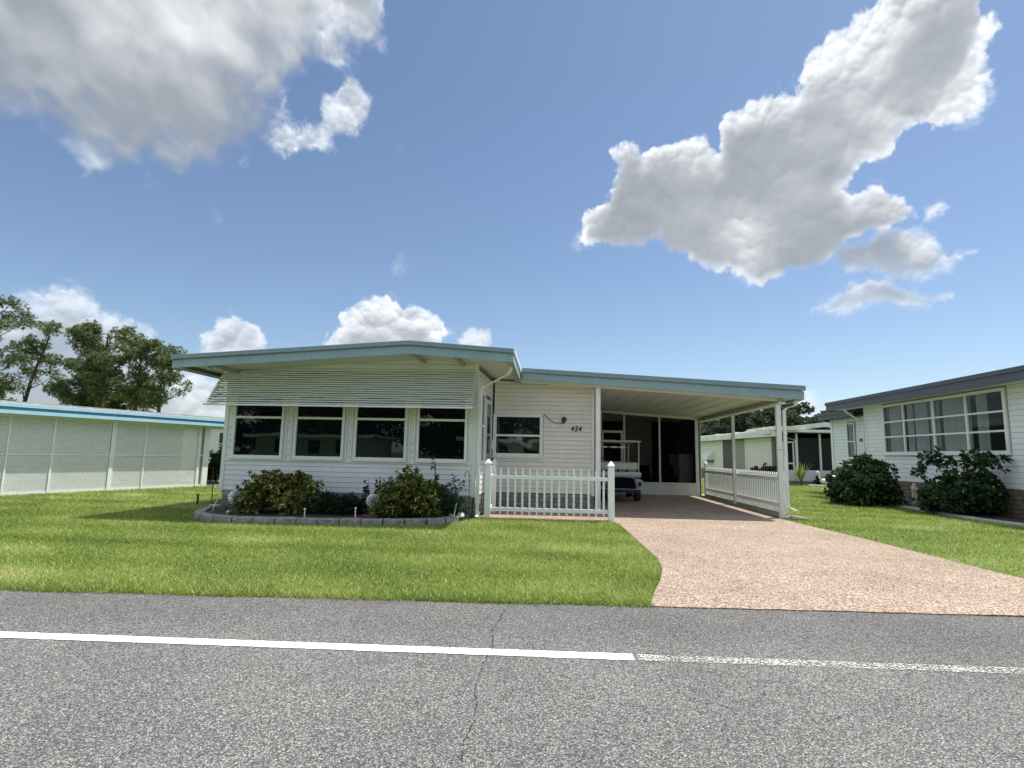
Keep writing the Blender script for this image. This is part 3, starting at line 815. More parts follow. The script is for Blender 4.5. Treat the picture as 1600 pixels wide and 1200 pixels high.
# roof: two slopes, fascias with a drip edge above
RX0, RX1, RY0, RY1, RID = -6.98, -.655, 9.6, 27.5, -2.54
zt = lambda x: (3.21 - .0676 * (RID - x)) if x <= RID else (3.21 - .0743 * (x - RID))
rf = MB()
for a, b in ((RX0 + .02, RID), (RID, RX1 - .02)):
    rf.hexa([(a, RY0 + .03, zt(a) - .10), (b, RY0 + .03, zt(b) - .10), (b, RY1, zt(b) - .10), (a, RY1, zt(a) - .10), (a, RY0 + .03, zt(a) - .004), (b, RY0 + .03, zt(b) - .004), (b, RY1, zt(b) - .004), (a, RY1, zt(a) - .004)])
rf.build('roof', ROOFW, H)
for a, b in ((RX0, RID), (RID, RX1)):
    fm = MB(); fm.hexa([(a, RY0, zt(a) - .24), (b, RY0, zt(b) - .24), (b, RY0 + .025, zt(b) - .24), (a, RY0 + .025, zt(a) - .24), (a, RY0, zt(a) - .095), (b, RY0, zt(b) - .095), (b, RY0 + .025, zt(b) - .095), (a, RY0 + .025, zt(a) - .095)])
    fb = fm.build('fascia', TEAL, H, bevel=.003)
    fm = MB(); fm.hexa([(a - .0, RY0 - .045, zt(a) - .08), (b, RY0 - .045, zt(b) - .08), (b, RY0 + .02, zt(b) - .08), (a, RY0 + .02, zt(a) - .08), (a, RY0 - .045, zt(a)), (b, RY0 - .045, zt(b)), (b, RY0 + .02, zt(b)), (a, RY0 + .02, zt(a))])
    fm.build('drip_edge', TEALD, H, bevel=.004)
for x, s in ((RX0, -1), (RX1, 1)):
    MB().box(min(x, x - s * .02), max(x, x - s * .02), RY0 + .026, RY1, zt(x) - .24, zt(x) - .078).build('fascia', TEAL, H)
    MB().box(min(x + s * .025, x - s * .02), max(x + s * .025, x - s * .02), RY0 - .02, RY1, zt(x) - .076, zt(x) + .001).build('drip_edge', TEALD if s < 0 else TRIM, H)
    # box gutter behind the eave fascia
    MB().box(min(x - s * .022, x - s * .13), max(x - s * .022, x - s * .13), RY0 + .03, RY1, zt(x) - .225, zt(x) - .215).build('gutter_floor', BROWNM, H)
sf = MB()
for a, b in ((RX0 + .13, RID), (RID, RX1 - .13)):
    sf.hexa([(a, RY0 + .03, zt(a) - .155), (b, RY0 + .03, zt(b) - .155), (b, RY1, zt(b) - .155), (a, RY1, zt(a) - .155), (a, RY0 + .03, zt(a) - .12), (b, RY0 + .03, zt(b) - .12), (b, RY1, zt(b) - .12), (a, RY1, zt(a) - .12)])
sf.build('soffit', SOFFIT, H)
for x in (RID + .03, -6.33, -1.72):
    MB().box(x - .035, x + .035, RY0 + .03, FY, zt(x) - .225, zt(x) - .158).build('outrigger_beam', BROWNM, H)
    MB().box(x - .03, x + .03, RY0 + .10, RY0 + .16, zt(x) - .30, zt(x) - .227).build('beam_bracket', BROWNM, H)
for k in range(6):
    x = RX0 + 1.1 + k * 1.0
    MB().box(x - .02, x + .02, RY0 + .03, RY1, zt(x) - .004, zt(x) + .014).build('roof_seam', ROOFW, H)

# awning of tilted slats with gaps closed by painted shade strips
aw = MB(); AX0, AX1 = -6.60, -1.435
top_y, top_z, bot_y, bot_z = FY - .05, 2.80, 10.10, 2.08
for x in (AX0 + .03, AX0 + 1.3, AX0 + 2.6, AX0 + 3.9, AX1 - .03):
    aw.tube([(x, top_y, top_z - .035), (x, bot_y + .02, bot_z - .025)], .013, 6)
awn = aw.build('awning', TRIM, H)
NS = 15
sl = math.hypot(bot_y - top_y, bot_z - top_z); sy, sz = (bot_y - top_y) / sl, (bot_z - top_z) / sl; ny, nz = sz, -sy
pit = sl / NS
prof = [(-.014, -.022), (.006, -.022), (.014, -.012), (.019, -.002), (.027, .006), (.040, .009), (pit - .006, .007), (pit - .001, .001), (pit - .006, .003), (.040, .006), (.028, .002), (.021, -.006), (.012, -.018)]
for k in range(NS):
    y = top_y + sy * pit * k; z = top_z + sz * pit * k; V = []; Fc = []; nseg = 30; q = len(prof); ph = random.uniform(0, 6)
    for i in range(nseg + 1):
        x = AX0 + (AX1 - AX0) * i / nseg; wob = .002 * math.sin(i * .9 + ph) + random.uniform(-.0008, .0008)
        V += [(x, y + sy * a_ + ny * b_, z + sz * a_ + nz * b_ + wob) for a_, b_ in prof]
    for i in range(nseg):
        for j in range(q): Fc.append((i * q + j, i * q + (j + 1) % q, (i + 1) * q + (j + 1) % q, (i + 1) * q + j))
    Fc += [tuple(range(q)), tuple(nseg * q + j for j in range(q - 1, -1, -1))]
    MB().add(V, Fc).build('awning_slat', METAL, H, awn)
    c_ = lambda x, a_, b_: (x, y + sy * a_ + ny * b_, z + sz * a_ + nz * b_)
    MB().hexa([c_(AX0 + .01, -.006, -.0215), c_(AX1 - .01, -.006, -.0215), c_(AX1 - .01, .016, -.0215), c_(AX0 + .01, .016, -.0215), c_(AX0 + .01, -.006, -.017), c_(AX1 - .01, -.006, -.017), c_(AX1 - .01, .0155, -.0095), c_(AX0 + .01, .0155, -.0095)]).build('awning_gap_shade', GAPSHADE, H, awn)  # dark strip behind the gap, its shade put into the colour
MB().box(AX0 - .02, AX1 + .005, bot_y - .045, bot_y + .02, bot_z - .045, bot_z - .012).build('awning_front_bar', TRIM, H, awn, bevel=.006)
for x in (AX0, AX1 - .012):                        # louvred side wings
    for k in range(9):
        t = .15 + .85 * k / 9; yb = top_y + (bot_y - top_y) * t; z = top_z + (bot_z - top_z) * t - .03
        MB().hexa([(x - .01, yb - .02, z - .02), (x + .012, yb - .02, z - .035), (x + .012, FY - .04, z - .035), (x - .01, FY - .04, z - .02), (x - .01, yb - .02, z - .004), (x + .012, yb - .02, z - .019), (x + .012, FY - .04, z - .019), (x - .01, FY - .04, z - .004)]).build('side_louvre', METAL, H, awn)

# downspout on the near corner
ds = MB().sqtube([(-.74, 10.2, 2.86), (-.745, 10.22, 2.77), (-.82, 10.27, 2.70), (-1.30, 10.60, 2.50), (-1.365, 10.655, 2.43), (-1.365, 10.655, .14), (-1.355, 10.60, .07), (-1.35, 10.50, .045)], .062, .05)
dsp = ds.build('downspout', TRIM, H, bevel=.006)
for z in (.55, 1.35, 2.2): MB().box(-1.405, -1.325, 10.622, 10.632, z, z + .03).build('strap', TRIM, H, dsp)

# carport
CY0, CY1, CX0, CX1 = 12.0, 19.2, -.63, 5.38
cb = lambda x: 2.87 - .065 * (x + .62)
ct = lambda x: 3.11 - .055 * (x + .62)
MB().hexa([(CX0, CY0 + .03, cb(CX0) + .03), (CX1 - .03, CY0 + .03, cb(CX1) + .03), (CX1 - .03, CY1, cb(CX1) + .03), (CX0, CY1, cb(CX0) + .03), (CX0, CY0 + .03, ct(CX0) - .01), (CX1 - .03, CY0 + .03, ct(CX1) - .01), (CX1 - .03, CY1, ct(CX1) - .01), (CX0, CY1, ct(CX0) - .01)]).build('carport_roof', SOFFIT, H)
for k in range(13):                                  # ceiling pan seams
    x = CX0 + .3 + k * .42
    if x < CX1 - .4: MB().box(x - .006, x + .006, CY0 + .04, CY1 - .05, cb(x) + .018, cb(x) + .031).build('ceiling_seam', SOFFIT, H)
MB().hexa([(CX0, CY0, cb(CX0)), (CX1, CY0, cb(CX1)), (CX1, CY0 + .028, cb(CX1)), (CX0, CY0 + .028, cb(CX0)), (CX0, CY0, ct(CX0) - .11), (CX1, CY0, ct(CX1) - .12), (CX1, CY0 + .028, ct(CX1) - .12), (CX0, CY0 + .028, ct(CX0) - .11)]).build('carport_fascia', TEAL, H, bevel=.003)
MB().hexa([(CX0, CY0 - .045, ct(CX0) - .092), (CX1 + .02, CY0 - .045, ct(CX1) - .102), (CX1 + .02, CY0 + .02, ct(CX1) - .102), (CX0, CY0 + .02, ct(CX0) - .092), (CX0, CY0 - .045, ct(CX0)), (CX1 + .02, CY0 - .045, ct(CX1)), (CX1 + .02, CY0 + .02, ct(CX1)), (CX0, CY0 + .02, ct(CX0))]).build('drip_edge', TEALD, H, bevel=.004)
MB().box(CX1 - .022, CX1, CY0 + .03, CY1, cb(CX1) + .01, ct(CX1) - .10).build('carport_fascia', TEAL, H)
MB().box(CX1 - .12, CX1 - .024, CY0 + .05, CY1, cb(CX1) - .01, cb(CX1) + .0).build('gutter_floor', BROWNM, H)
MB().box(4.90, 5.02, 12.12, 18.9, 2.44, 2.56).build('side_beam', BROWNM, H)  # white aluminium beam, its shade painted in as grey-brown
MB().box(4.885, 5.035, 12.10, 18.95, 2.40, 2.438).build('side_beam_lit_edge', TRIM, H)  # pale strip paints the lit lower edge of the beam
MB().hexa([(PX0 + .6, 12.16, cb(-.67) - .05), (5.03, 12.16, cb(5.03) - .05 + .0), (5.03, 12.22, cb(5.03) - .05), (PX0 + .6, 12.22, cb(-.67) - .05), (PX0 + .6, 12.16, cb(-.67) + .03), (5.03, 12.16, cb(5.03) + .03), (5.03, 12.22, cb(5.03) + .03), (PX0 + .6, 12.22, cb(-.67) + .03)]).build('front_header', SOFFIT, H)
def post(x, y, zt_, w=.095):
    m = MB(); m.box(x - w / 2, x + w / 2, y - .04, y + .04, -.02, zt_)
    m.box(x - w / 2 - .003, x - w / 2 + .016, y - .046, y - .038, 0, zt_ - .02); m.box(x + w / 2 - .016, x + w / 2 + .003, y - .046, y - .038, 0, zt_ - .02)
    p = m.build('post', TRIM, H, bevel=.004)
    return p
pc = post(1.055, 12.19, 2.71, .10)
pr_ = post(4.895, 12.19, 2.40, .095)
MB().box(4.846, 4.944, 12.140, 12.144, 1.42, 1.428).build('post_joint', CABLE, H, pr_)
post(4.96, 15.35, 2.40, .07); post(4.93, 18.68, 2.40, .09)
dsr = MB().sqtube([(5.27, 12.14, 2.50), (5.27, 12.14, 2.44), (5.235, 12.14, 2.37), (5.05, 12.14, 2.31), (5.005, 12.14, 2.25), (5.005, 12.14, .30), (5.03, 12.13, .22), (5.16, 12.10, .17)], .062, .055).build('downspout', TRIM, H, bevel=.006)
MB().box(4.97, 5.045, 12.105, 12.110, 1.75, 1.78).build('strap', TRIM, H, dsr)
sb = MB(); sb.hexa([(5.03, 12.0, 0), (5.33, 11.96, 0), (5.33, 12.16, 0), (5.03, 12.2, 0), (5.03, 12.0, .075), (5.33, 11.96, .03), (5.33, 12.16, .03), (5.03, 12.2, .075)])
solo(sb, 'splash_block', CONC, 'grey concrete splash block on the grass below the carport downspout', 'splash block', (5.18, 12.08, 0), bevel=.012)

# screened room at the back of the carport
SY = 18.6
scf = frame(0, SY, 1, 0)
MB().fbox(scf, 1.0, 4.9, 0, .37, -.04, 0).build('kick_plate', TRIM, H)
fr_ = MB()
for x, w, a, b in ((1.03, .05, .37, 2.7), (1.72, .05, .37, 2.66), (2.475, .055, .37, 2.70), (3.63, .055, .37, 2.60), (4.83, .10, .37, 2.5)):
    fr_.fbox(scf, x - w / 2, x + w / 2, a, b + .05, 0, .045)
fr_.fbox(scf, 1.0, 4.9, .36, .41, .002, .05)
fr_.build('screen_frame', TRIM, H)
fr_ = MB().hexa([(1.0, SY - .05, cb(1.0) - .05), (4.9, SY - .05, cb(4.9) - .05), (4.9, SY, cb(4.9) - .05), (1.0, SY, cb(1.0) - .05), (1.0, SY - .05, cb(1.0) + .03), (4.9, SY - .05, cb(4.9) + .03), (4.9, SY, cb(4.9) + .03), (1.0, SY, cb(1.0) + .03)]).build('screen_header', TRIM, H)
sd = MB()
sd.fbox(scf, 1.73, 2.42, 2.0, 2.08, .046, .065); sd.fbox(scf, 1.73, 1.79, .04, 2.0, .046, .065); sd.fbox(scf, 2.36, 2.42, .04, 2.0, .046, .065); sd.fbox(scf, 1.79, 2.36, .04, .35, .046, .065); sd.fbox(scf, 1.79, 2.36, 1.0, 1.06, .046, .065)
sd.build('screen_door', TRIM, H)
for a, b in ((1.06, 2.45), (2.505, 3.60), (3.66, 4.78)):
    MB().hexa([scf(a, .41, .02), scf(b, .41, .02), scf(b, .41, .017), scf(a, .41, .017), scf(a, cb(a) - .05, .02), scf(b, cb(b) - .05, .02), scf(b, cb(b) - .05, .017), scf(a, cb(a) - .05, .017)]).build('insect_screen', SCREEN, H)
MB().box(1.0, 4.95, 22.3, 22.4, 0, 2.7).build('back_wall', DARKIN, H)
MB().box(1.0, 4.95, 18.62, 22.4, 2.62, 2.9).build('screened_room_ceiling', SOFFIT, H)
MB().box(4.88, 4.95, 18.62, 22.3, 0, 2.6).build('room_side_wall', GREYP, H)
siding(frame(0, 22.3, 1, 0), H, VINYL, 2.9, 4.05, .1, 2.6, .16)

# number and cable and lamp
for k, ch in enumerate('424'):
    cu = bpy.data.curves.new('digit', 'FONT'); cu.body = ch; cu.size = .165; cu.extrude = .006; cu.shear = .28; cu.offset = .003
    tmp = bpy.data.objects.new('digit_tmp', cu); COL.objects.link(tmp)
    dg = bpy.context.evaluated_depsgraph_get(); me = bpy.data.meshes.new_from_object(tmp.evaluated_get(dg))
    bpy.data.objects.remove(tmp)
    me.materials.clear(); me.materials.append(BLACK)
    o = bpy.data.objects.new('digit', me); COL.objects.link(o); o.parent = H
    o.location = Vector((.475 + k * .083, PY - .030, 1.765)) - H.location; o.rotation_euler = (R(90), 0, 0); o.scale = (.82, 1, 1)
cbm = [(-.13, PY - .03, 2.14), (-.05, PY - .03, 2.06), (.03, PY - .03, 1.985), (.13, PY - .03, 1.945), (.24, PY - .03, 1.935), (.32, PY - .035, 1.945), (.355, PY - .04, 1.975), (.36, PY - .045, 2.02)]
MB().tube(cbm, .008, 6).build('lamp_cable', CABLE, H)
lm = MB(); lm.add([], [])
def disc_lamp(c, r):
    m = MB(); prof = [(.001, 0), (r * .8, 0), (r, .03), (r * .92, .075), (r * .6, .11), (.001, .12)]
    n = 16; V = []; Fc = []
    for (rr, h) in prof:
        for k in range(n):
            t = 2 * math.pi * k / n; V.append((c[0] + rr * math.cos(t), c[1] - h, c[2] + rr * math.sin(t)))
    for i in range(len(prof) - 1):
        for k in range(n): Fc.append((i * n + k, i * n + (k + 1) % n, (i + 1) * n + (k + 1) % n, (i + 1) * n + k))
    return m.add(V, Fc)
disc_lamp((.325, PY - .02, 2.03), .058).tube([(.30, PY - .06, 1.99), (.30, PY - .06, 1.93)], .018, 8).build('wall_lamp', BLACK, H, smooth=False)

# ================================================================== FENCES
def cap_profile(mb, x, y, z, w):
    prof = [(w * .60, 0), (w * .60, .018), (w * .42, .028), (w * .40, .045), (w * .62, .062), (w * .66, .078), (w * .50, .108), (w * .22, .145), (.004, .165)]
    return mb.lathe((x, y, z), prof, 4, 1.25, 1.25)
def picket_mb(x, y, z0, z1, w=.038, d=.022, along='x'):
    m = MB()
    if along == 'x':
        m.box(x - w / 2, x + w / 2, y - d / 2, y + d / 2, z0, z1 - .05)
        m.hexa([(x - w / 2, y - d / 2, z1 - .05), (x + w / 2, y - d / 2, z1 - .05), (x + w / 2, y + d / 2, z1 - .05), (x - w / 2, y + d / 2, z1 - .05), (x - .006, y - d / 2, z1), (x + .006, y - d / 2, z1), (x + .006, y + d / 2, z1), (x - .006, y + d / 2, z1)])
    else:
        m.box(x - d / 2, x + d / 2, y - w / 2, y + w / 2, z0, z1 - .05)
        m.hexa([(x - d / 2, y - w / 2, z1 - .05), (x + d / 2, y - w / 2, z1 - .05), (x + d / 2, y + w / 2, z1 - .05), (x - d / 2, y + w / 2, z1 - .05), (x - d / 2, y - .006, z1), (x + d / 2, y - .006, z1), (x + d / 2, y + .006, z1), (x - d / 2, y + .006, z1)])
    return m
F1 = thing('picket_fence', 'white vinyl picket fence in front of the small porch, between two capped posts', 'fence', (0, 10.75, 0))
FYY = 10.75
for (x, y, w) in ((-1.18, FYY, .115), (1.18, FYY, .115), (-1.155, 11.65, .10)):
    p = MB().box(x - w / 2, x + w / 2, y - w / 2, y + w / 2, -.02, .955).build('post', PVC, F1, bevel=.005)
    cap_profile(MB(), x, y, .955, w).build('post_cap', PVC, F1, p)
for z in (.74, .13): MB().box(-1.12, 1.12, FYY - .02, FYY + .02, z, z + .072).build('rail', PVC, F1, bevel=.004)
for z in (.74, .13): MB().box(-1.185, -1.145, FYY + .06, 11.60, z, z + .072).build('rail', PVC, F1)
pm = picket_mb(0, FYY, .075, .955).mesh('picket', PVC, (0, FYY, 0))
for k in range(15): inst('picket', pm, F1, None, (-.93 + k * .1405 + random.uniform(-.003, .003), FYY, random.uniform(-.002, .002)))
F2 = thing('picket_fence', 'long white picket fence along the right side of the carport', 'fence', (5.04, 15.4, 0))
for z in (.755, .20): MB().box(5.005, 5.04, 12.25, 18.3, z, z + .085).build('rail', PVC, F2, bevel=.004)
pm = picket_mb(5.055, 0, .12, .945, .058, .022, 'y').mesh('picket', PVC, (5.055, 0, 0))
yk = 12.32
while yk < 18.2:
    inst('picket', pm, F2, None, (5.055, yk, 0)); yk += .118
p = MB().box(4.99, 5.09, 18.28, 18.38, -.02, .97).build('post', PVC, F2, bevel=.005)
cap_profile(MB(), 5.04, 18.33, .97, .10).build('post_cap', PVC, F2, p)
MB().box(4.985, 5.06, 12.25, 18.3, .03, .095).build('bottom_board', BROWNM, F2)

# ================================================================== LEFT NEIGHBOUR
LX, LY = -13.11, 12.56
lu = (.3387, .9409)
lat = frame(LX, LY, *lu)                # u runs back to the right, outward towards the lawn
LH = thing('neighbour_home', 'low white home at the left edge with blue fascia and lattice screened carport', 'house', lat(1.0, 0, -2))
LA, LB = -7.2, 5.32
def lattice(fr, u0, u1, z0, z1, root, parent):
    mb = MB(); P = .062; w = .0165
    for sgn, o in ((1, .004), (-1, .012)):
        c = u0 - (z1 - z0) if sgn > 0 else u0
        end = u1 if sgn > 0 else u1 + (z1 - z0)
        while c < end:
            # strip: u = c + sgn*(z - z0)
            za, zb = z0, z1
            if sgn > 0:
                za = max(z0, z0 + (u0 - c)); zb = min(z1, z0 + (u1 - c))
            else:
                za = max(z0, z0 + (c - u1)); zb = min(z1, z0 + (c - u0))
            if zb - za > .01:
                ua = c + sgn * (za - z0); ub = c + sgn * (zb - z0)
                mb.hexa([fr(ua - w, za, o + .007), fr(ua + w, za, o + .007), fr(ua + w, za, o), fr(ua - w, za, o), fr(ub - w, zb, o + .007), fr(ub + w, zb, o + .007), fr(ub + w, zb, o), fr(ub - w, zb, o)])
            c += P
    return mb.build('lattice_panel', PVC, root, parent, kind='stuff')
for a, b in ((LA, -4.8), (-4.8, -2.4), (-2.35, 0.0), (0.0, 2.34), (2.46, 5.14)):
    lattice(lat, a, b, .05, .95, LH, None); lattice(lat, a, b, 1.02, 1.93, LH, None)
MB().fbox(lat, LA, 5.2, .955, 1.015, -.01, .03).build('mid_rail', TRIM, LH)
MB().fbox(lat, LA, 5.3, -.02, .06, -.01, .03).build('bottom_rail', PVC, LH)
MB().fbox(lat, LA, 5.3, 1.90, 1.96, -.012, .028).build('top_rail', TRIM, LH)
for u, w in ((-4.8, .10), (-2.38, .12), (0.0, .04), (.95, .05), (2.40, .11), (3.3, .04), (5.05, .07)):
    MB().fbox(lat, u - w / 2, u + w / 2, -.02, 1.93, .024, .045).build('post', PVC, LH)
MB().fbox(lat, 5.22, 5.42, -.02, 1.93, -.35, .045).build('end_post', PVC, LH, bevel=.006)
MB().fbox(lat, LA, 7.5, 1.96, 2.06, -4.2, .30).build('ceiling', SOFFIT, LH)
MB().fbox(lat, LA, 7.5, -.015, .0, -4.2, -.02).build('carport_floor', CONC, LH)
MB().fbox(lat, LA, 7.5, 0, 2.0, -4.3, -4.2).build('inner_wall', GREYP, LH)
MB().fbox(lat, LA - .1, LA, 0, 2.0, -4.2, .0).build('inner_wall', GREYP, LH)
for z0, z1, o, m_ in ((1.945, 2.035, .40, BLUEL), (2.035, 2.105, .375, BLUED), (2.105, 2.20, .42, BLUEL)):
    MB().fbox(lat, LA - .3, 7.6, z0, z1, o - .03, o).build('fascia', m_, LH, bevel=.004)
MB().fbox(lat, LA - .3, 7.6, 2.0, 2.05, .05, .36).build('soffit', SOFFIT, LH)
rfm = MB()
rfm.hexa([lat(LA - .3, 2.16, .41), lat(7.6, 2.16, .41), lat(7.6, 2.16, -6), lat(LA - .3, 2.16, -6), lat(LA - .3, 2.215, .41), lat(7.6, 2.215, .41), lat(7.6, 2.62, -6), lat(LA - .3, 2.62, -6)])
rfm.build('roof', RUSTW, LH)
uu = LA
while uu < 7.5:
    MB().hexa([lat(uu, 2.215, .40), lat(uu + .05, 2.215, .40), lat(uu + .05, 2.6, -6), lat(uu, 2.6, -6), lat(uu, 2.245, .40), lat(uu + .05, 2.245, .40), lat(uu + .05, 2.65, -6), lat(uu, 2.65, -6)]).build('roof_rib', RUSTW, LH)
    uu += .62

# house seen in the gap between the lattice carport and the main house
GH = thing('distant_home', 'white home far back in the gap left of the main house, with blue window panel', 'house', (-15, 27, 0))
gf = frame(-20, 24.5, 1, 0)
MB().box(-20, -12.4, 24.5, 31, 0, 2.35).build('wall', VINYL, GH)
siding(gf, GH, VINYL, 3.0, 7.6, .4, 2.3, .15, holes=[(5.0, 6.9, 1.0, 1.95)])
window(gf, GH, 4.85, 5.35, .9, 1.95, rails=(1.45,), fw=.05, pane=PANE)
window(gf, GH, 5.55, 6.55, 1.05, 2.0, fw=.05, pane=BLUEP)
MB().box(-20.3, -12.1, 24.1, 31.3, 2.35, 2.5).build('roof', ROOFW, GH)

# ================================================================== RIGHT NEIGHBOUR
RH = thing('neighbour_home', 'white sided home at the right edge with dark slate roof edge and wide curtained windows', 'house', (14, 15, 0))
RXW = 10.6
rw = frame(RXW, 0, 0, -1, 1)      # u = -y, outward = -X
rwf = lambda u, z, o=0.0: (RXW - o, -u, z)
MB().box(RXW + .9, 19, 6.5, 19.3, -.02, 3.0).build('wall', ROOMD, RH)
sheath = MB()
sheath.box(RXW, RXW + .08, 6.5, 13.5, .6, 3.05); sheath.box(RXW, RXW + .08, 18.27, 19.3, .6, 3.05); sheath.box(RXW, RXW + .08, 13.5, 18.27, .6, 1.5); sheath.box(RXW, RXW + .08, 13.5, 18.27, 2.95, 3.05)
sheath.box(RXW, RXW + .9, 19.22, 19.3, .6, 3.05); sheath.box(RXW + .08, RXW + .9, 6.5, 19.3, .6, .65); sheath.box(RXW + .08, RXW + .9, 6.5, 19.3, 3.0, 3.05); sheath.box(RXW, 19, 6.5, 6.56, .6, 3.05)
sheath.build('wall_panel', SHEATH, RH)
siding(rwf, RH, VINYLB, -19.24, -6.55, .65, 3.04, .128, holes=[(-18.3, -13.45, 1.44, 3.0)])
MB().fbox(rwf, -19.32, -19.22, .62, 3.04, 0, .03).build('corner_trim', TRIM, RH)
window(rwf, RH, -18.2, -13.56, 1.53, 2.92, rails=(1.99, 2.45), mull=(-17.22, -15.93, -14.72), fw=.08, pane=PANEV, depth=.06, rw=.045)
# curtains behind the glass, open at the near end
cu = MB(); V = []; Fc = []
def curtain(y0, y1, x=RXW + .13):
    V = []; Fc = []; n = int(abs(y1 - y0) / .022)
    for i in range(n + 1):
        y = y0 + (y1 - y0) * i / n; o = .035 * math.sin(i * .85 + .6 * math.sin(i * .21)) + .01 * math.sin(i * 2.3)
        V += [(x + o, y, 1.5), (x + o * .8, y, 2.97)]
    for i in range(n): Fc.append((2 * i, 2 * i + 2, 2 * i + 3, 2 * i + 1))
    return MB().add(V, Fc).build('curtain', CURT, RH)
for a, b in ((14.25, 14.62), (14.8, 15.75), (15.95, 16.35), (16.42, 16.9), (17.05, 17.3), (17.5, 18.15)): curtain(a, b)
sk4 = MB().box(RXW + .03, RXW + .1, 6.5, 19.3, -.02, .65).build('skirting', MORTAR, RH)
brickwork(lambda u, z, o=0.0: rwf(u, z, o - .03), RH, sk4, BLOCKB, -19.3, -11.2, 0, .64, .105, .40)
sk5 = MB().box(RXW, RXW + .03, 6.5, 11.2, 0, .64).build('skirting_panel', BLOCKB, RH)
# recessed rear part
rw2 = lambda u, z, o=0.0: (11.3 - o, -u, z)
MB().box(11.3, 19, 19.32, 22.9, 0, 2.9).build('rear_wall', SHEATH, RH)
siding(rw2, RH, VINYLB, -22.85, -19.35, .5, 2.85, .128, holes=[(-21.85, -21.2, 1.3, 2.7)])
window(rw2, RH, -21.75, -21.3, 1.38, 2.6, rails=(1.95,), fw=.05, pane=PANEP)
MB().fbox(rw2, -23.0, -22.85, 0, 2.85, 0, .04).build('corner_trim', TRIM, RH)
MB().box(11.15, 11.27, 20.35, 20.75, 1.93, 2.04).build('name_plate', SLATED, RH)
# roofs
rs = .075
def rroof(x0, x1, y0, y1, zb, zt_, name='roof'):
    MB().hexa([(x0, y0, zt_ - .1), (x1, y0, zt_ - .1 + rs * (x1 - x0)), (x1, y1, zt_ - .1 + rs * (x1 - x0)), (x0, y1, zt_ - .1), (x0, y0, zt_), (x1, y0, zt_ + rs * (x1 - x0)), (x1, y1, zt_ + rs * (x1 - x0)), (x0, y1, zt_)]).build(name, SLATED, RH)
    MB().box(x0, x0 + .03, y0, y1, zb, zt_ - .10).build('fascia', SLATE, RH)
    MB().box(x0 - .03, x0 + .03, y0, y1 + .02, zt_ - .10, zt_ + .004).build('drip_edge', SLATED, RH)
    MB().hexa([(x0 + .02, y1 - .03, zb), (x1, y1 - .03, zb), (x1, y1, zb), (x0 + .02, y1, zb), (x0 + .02, y1 - .03, zt_ - .1), (x1, y1 - .03, zt_ - .1 + rs * (x1 - x0)), (x1, y1, zt_ - .1 + rs * (x1 - x0)), (x0 + .02, y1, zt_ - .1)]).build('gable_fascia', SLATE, RH)
rroof(10.02, 15.0, 6.0, 20.7, 3.00, 3.30)
MB().box(10.05, 10.62, 6.0, 20.66, 3.03, 3.06).build('soffit', SOFFIT, RH)
rroof(10.95, 15.0, 20.72, 23.3, 2.83, 3.10)
MB().sqtube([(10.12, 19.6, 3.02), (10.13, 19.6, 2.92), (10.2, 19.58, 2.84), (10.48, 19.45, 2.62), (10.56, 19.36, 2.52), (10.56, 19.36, .1)], .06, .06).build('downspout', TRIM, RH, bevel=.006)
MB().sqtube([(10.14, 12.3, 3.02), (10.17, 12.3, 2.93), (10.50, 12.05, 2.78), (10.54, 12.0, 2.70), (10.54, 12.0, .1)], .06, .06).build('downspout', TRIM, RH, bevel=.006)

# ================================================================== FAR HOME behind the carport
FH = thing('distant_home', 'cream sided home beyond the carport with white roof edge and black screened porch', 'house', (14, 33, 0))
fw_ = frame(11.8, 30, -.085, 1, -1)      # u back along the side wall, outward to the left (-X)
MB().fbox(fw_, 0, 14, 0, 2.45, -4, 0).build('wall', SHEATH, FH)
siding(fw_, FH, CREAM, .3, 13.8, .55, 2.42, .14, holes=[(3.4, 6.8, .4, 2.4)])
MB().fbox(fw_, 5.1, 6.75, .55, 2.32, 0, .03).build('dark_panel', GREYP, FH)
MB().fbox(fw_, 3.45, 5.08, .55, 2.34, 0, .02).build('tan_side_panel', mat('tan_panel', (.30, .28, .22), .7), FH)  # plain tan panel, paler than the dark one beside it
MB().fbox(fw_, 3.35, 3.45, .5, 2.4, 0, .05).build('corner_trim', TRIM, FH)
MB().fbox(fw_, 6.75, 6.85, .5, 2.4, 0, .05).build('corner_trim', TRIM, FH)
acc = MB().hexa([fw_(8.3, 1.15, .5), fw_(9.6, 1.15, .5), fw_(9.6, 1.15, .02), fw_(8.3, 1.15, .02), fw_(8.3, 1.3, .5), fw_(9.6, 1.3, .5), fw_(9.6, 1.75, .02), fw_(8.3, 1.75, .02)]).build('window_awning', TRIM, FH)
MB().fbox(fw_, 8.4, 9.5, .95, 1.15, .0, .06).build('dark_window', PANE, FH)
MB().fbox(fw_, -.9, 14.4, 2.42, 2.72, .25, .45).build('roof_edge', ROOFW, FH)
MB().fbox(fw_, -.9, 14.4, 2.66, 2.80, -4.4, .25).build('roof', ROOFW, FH)
for u in (3, 4.6, 7.5): MB().fbox(fw_, u, u + .25, 2.72, 2.86, -1, .1).build('roof_vent', ROOFW, FH)
MB().box(11.45, 12.7, 28.9, 33, 2.74, 2.94).build('roof_box', ROOFW, FH)
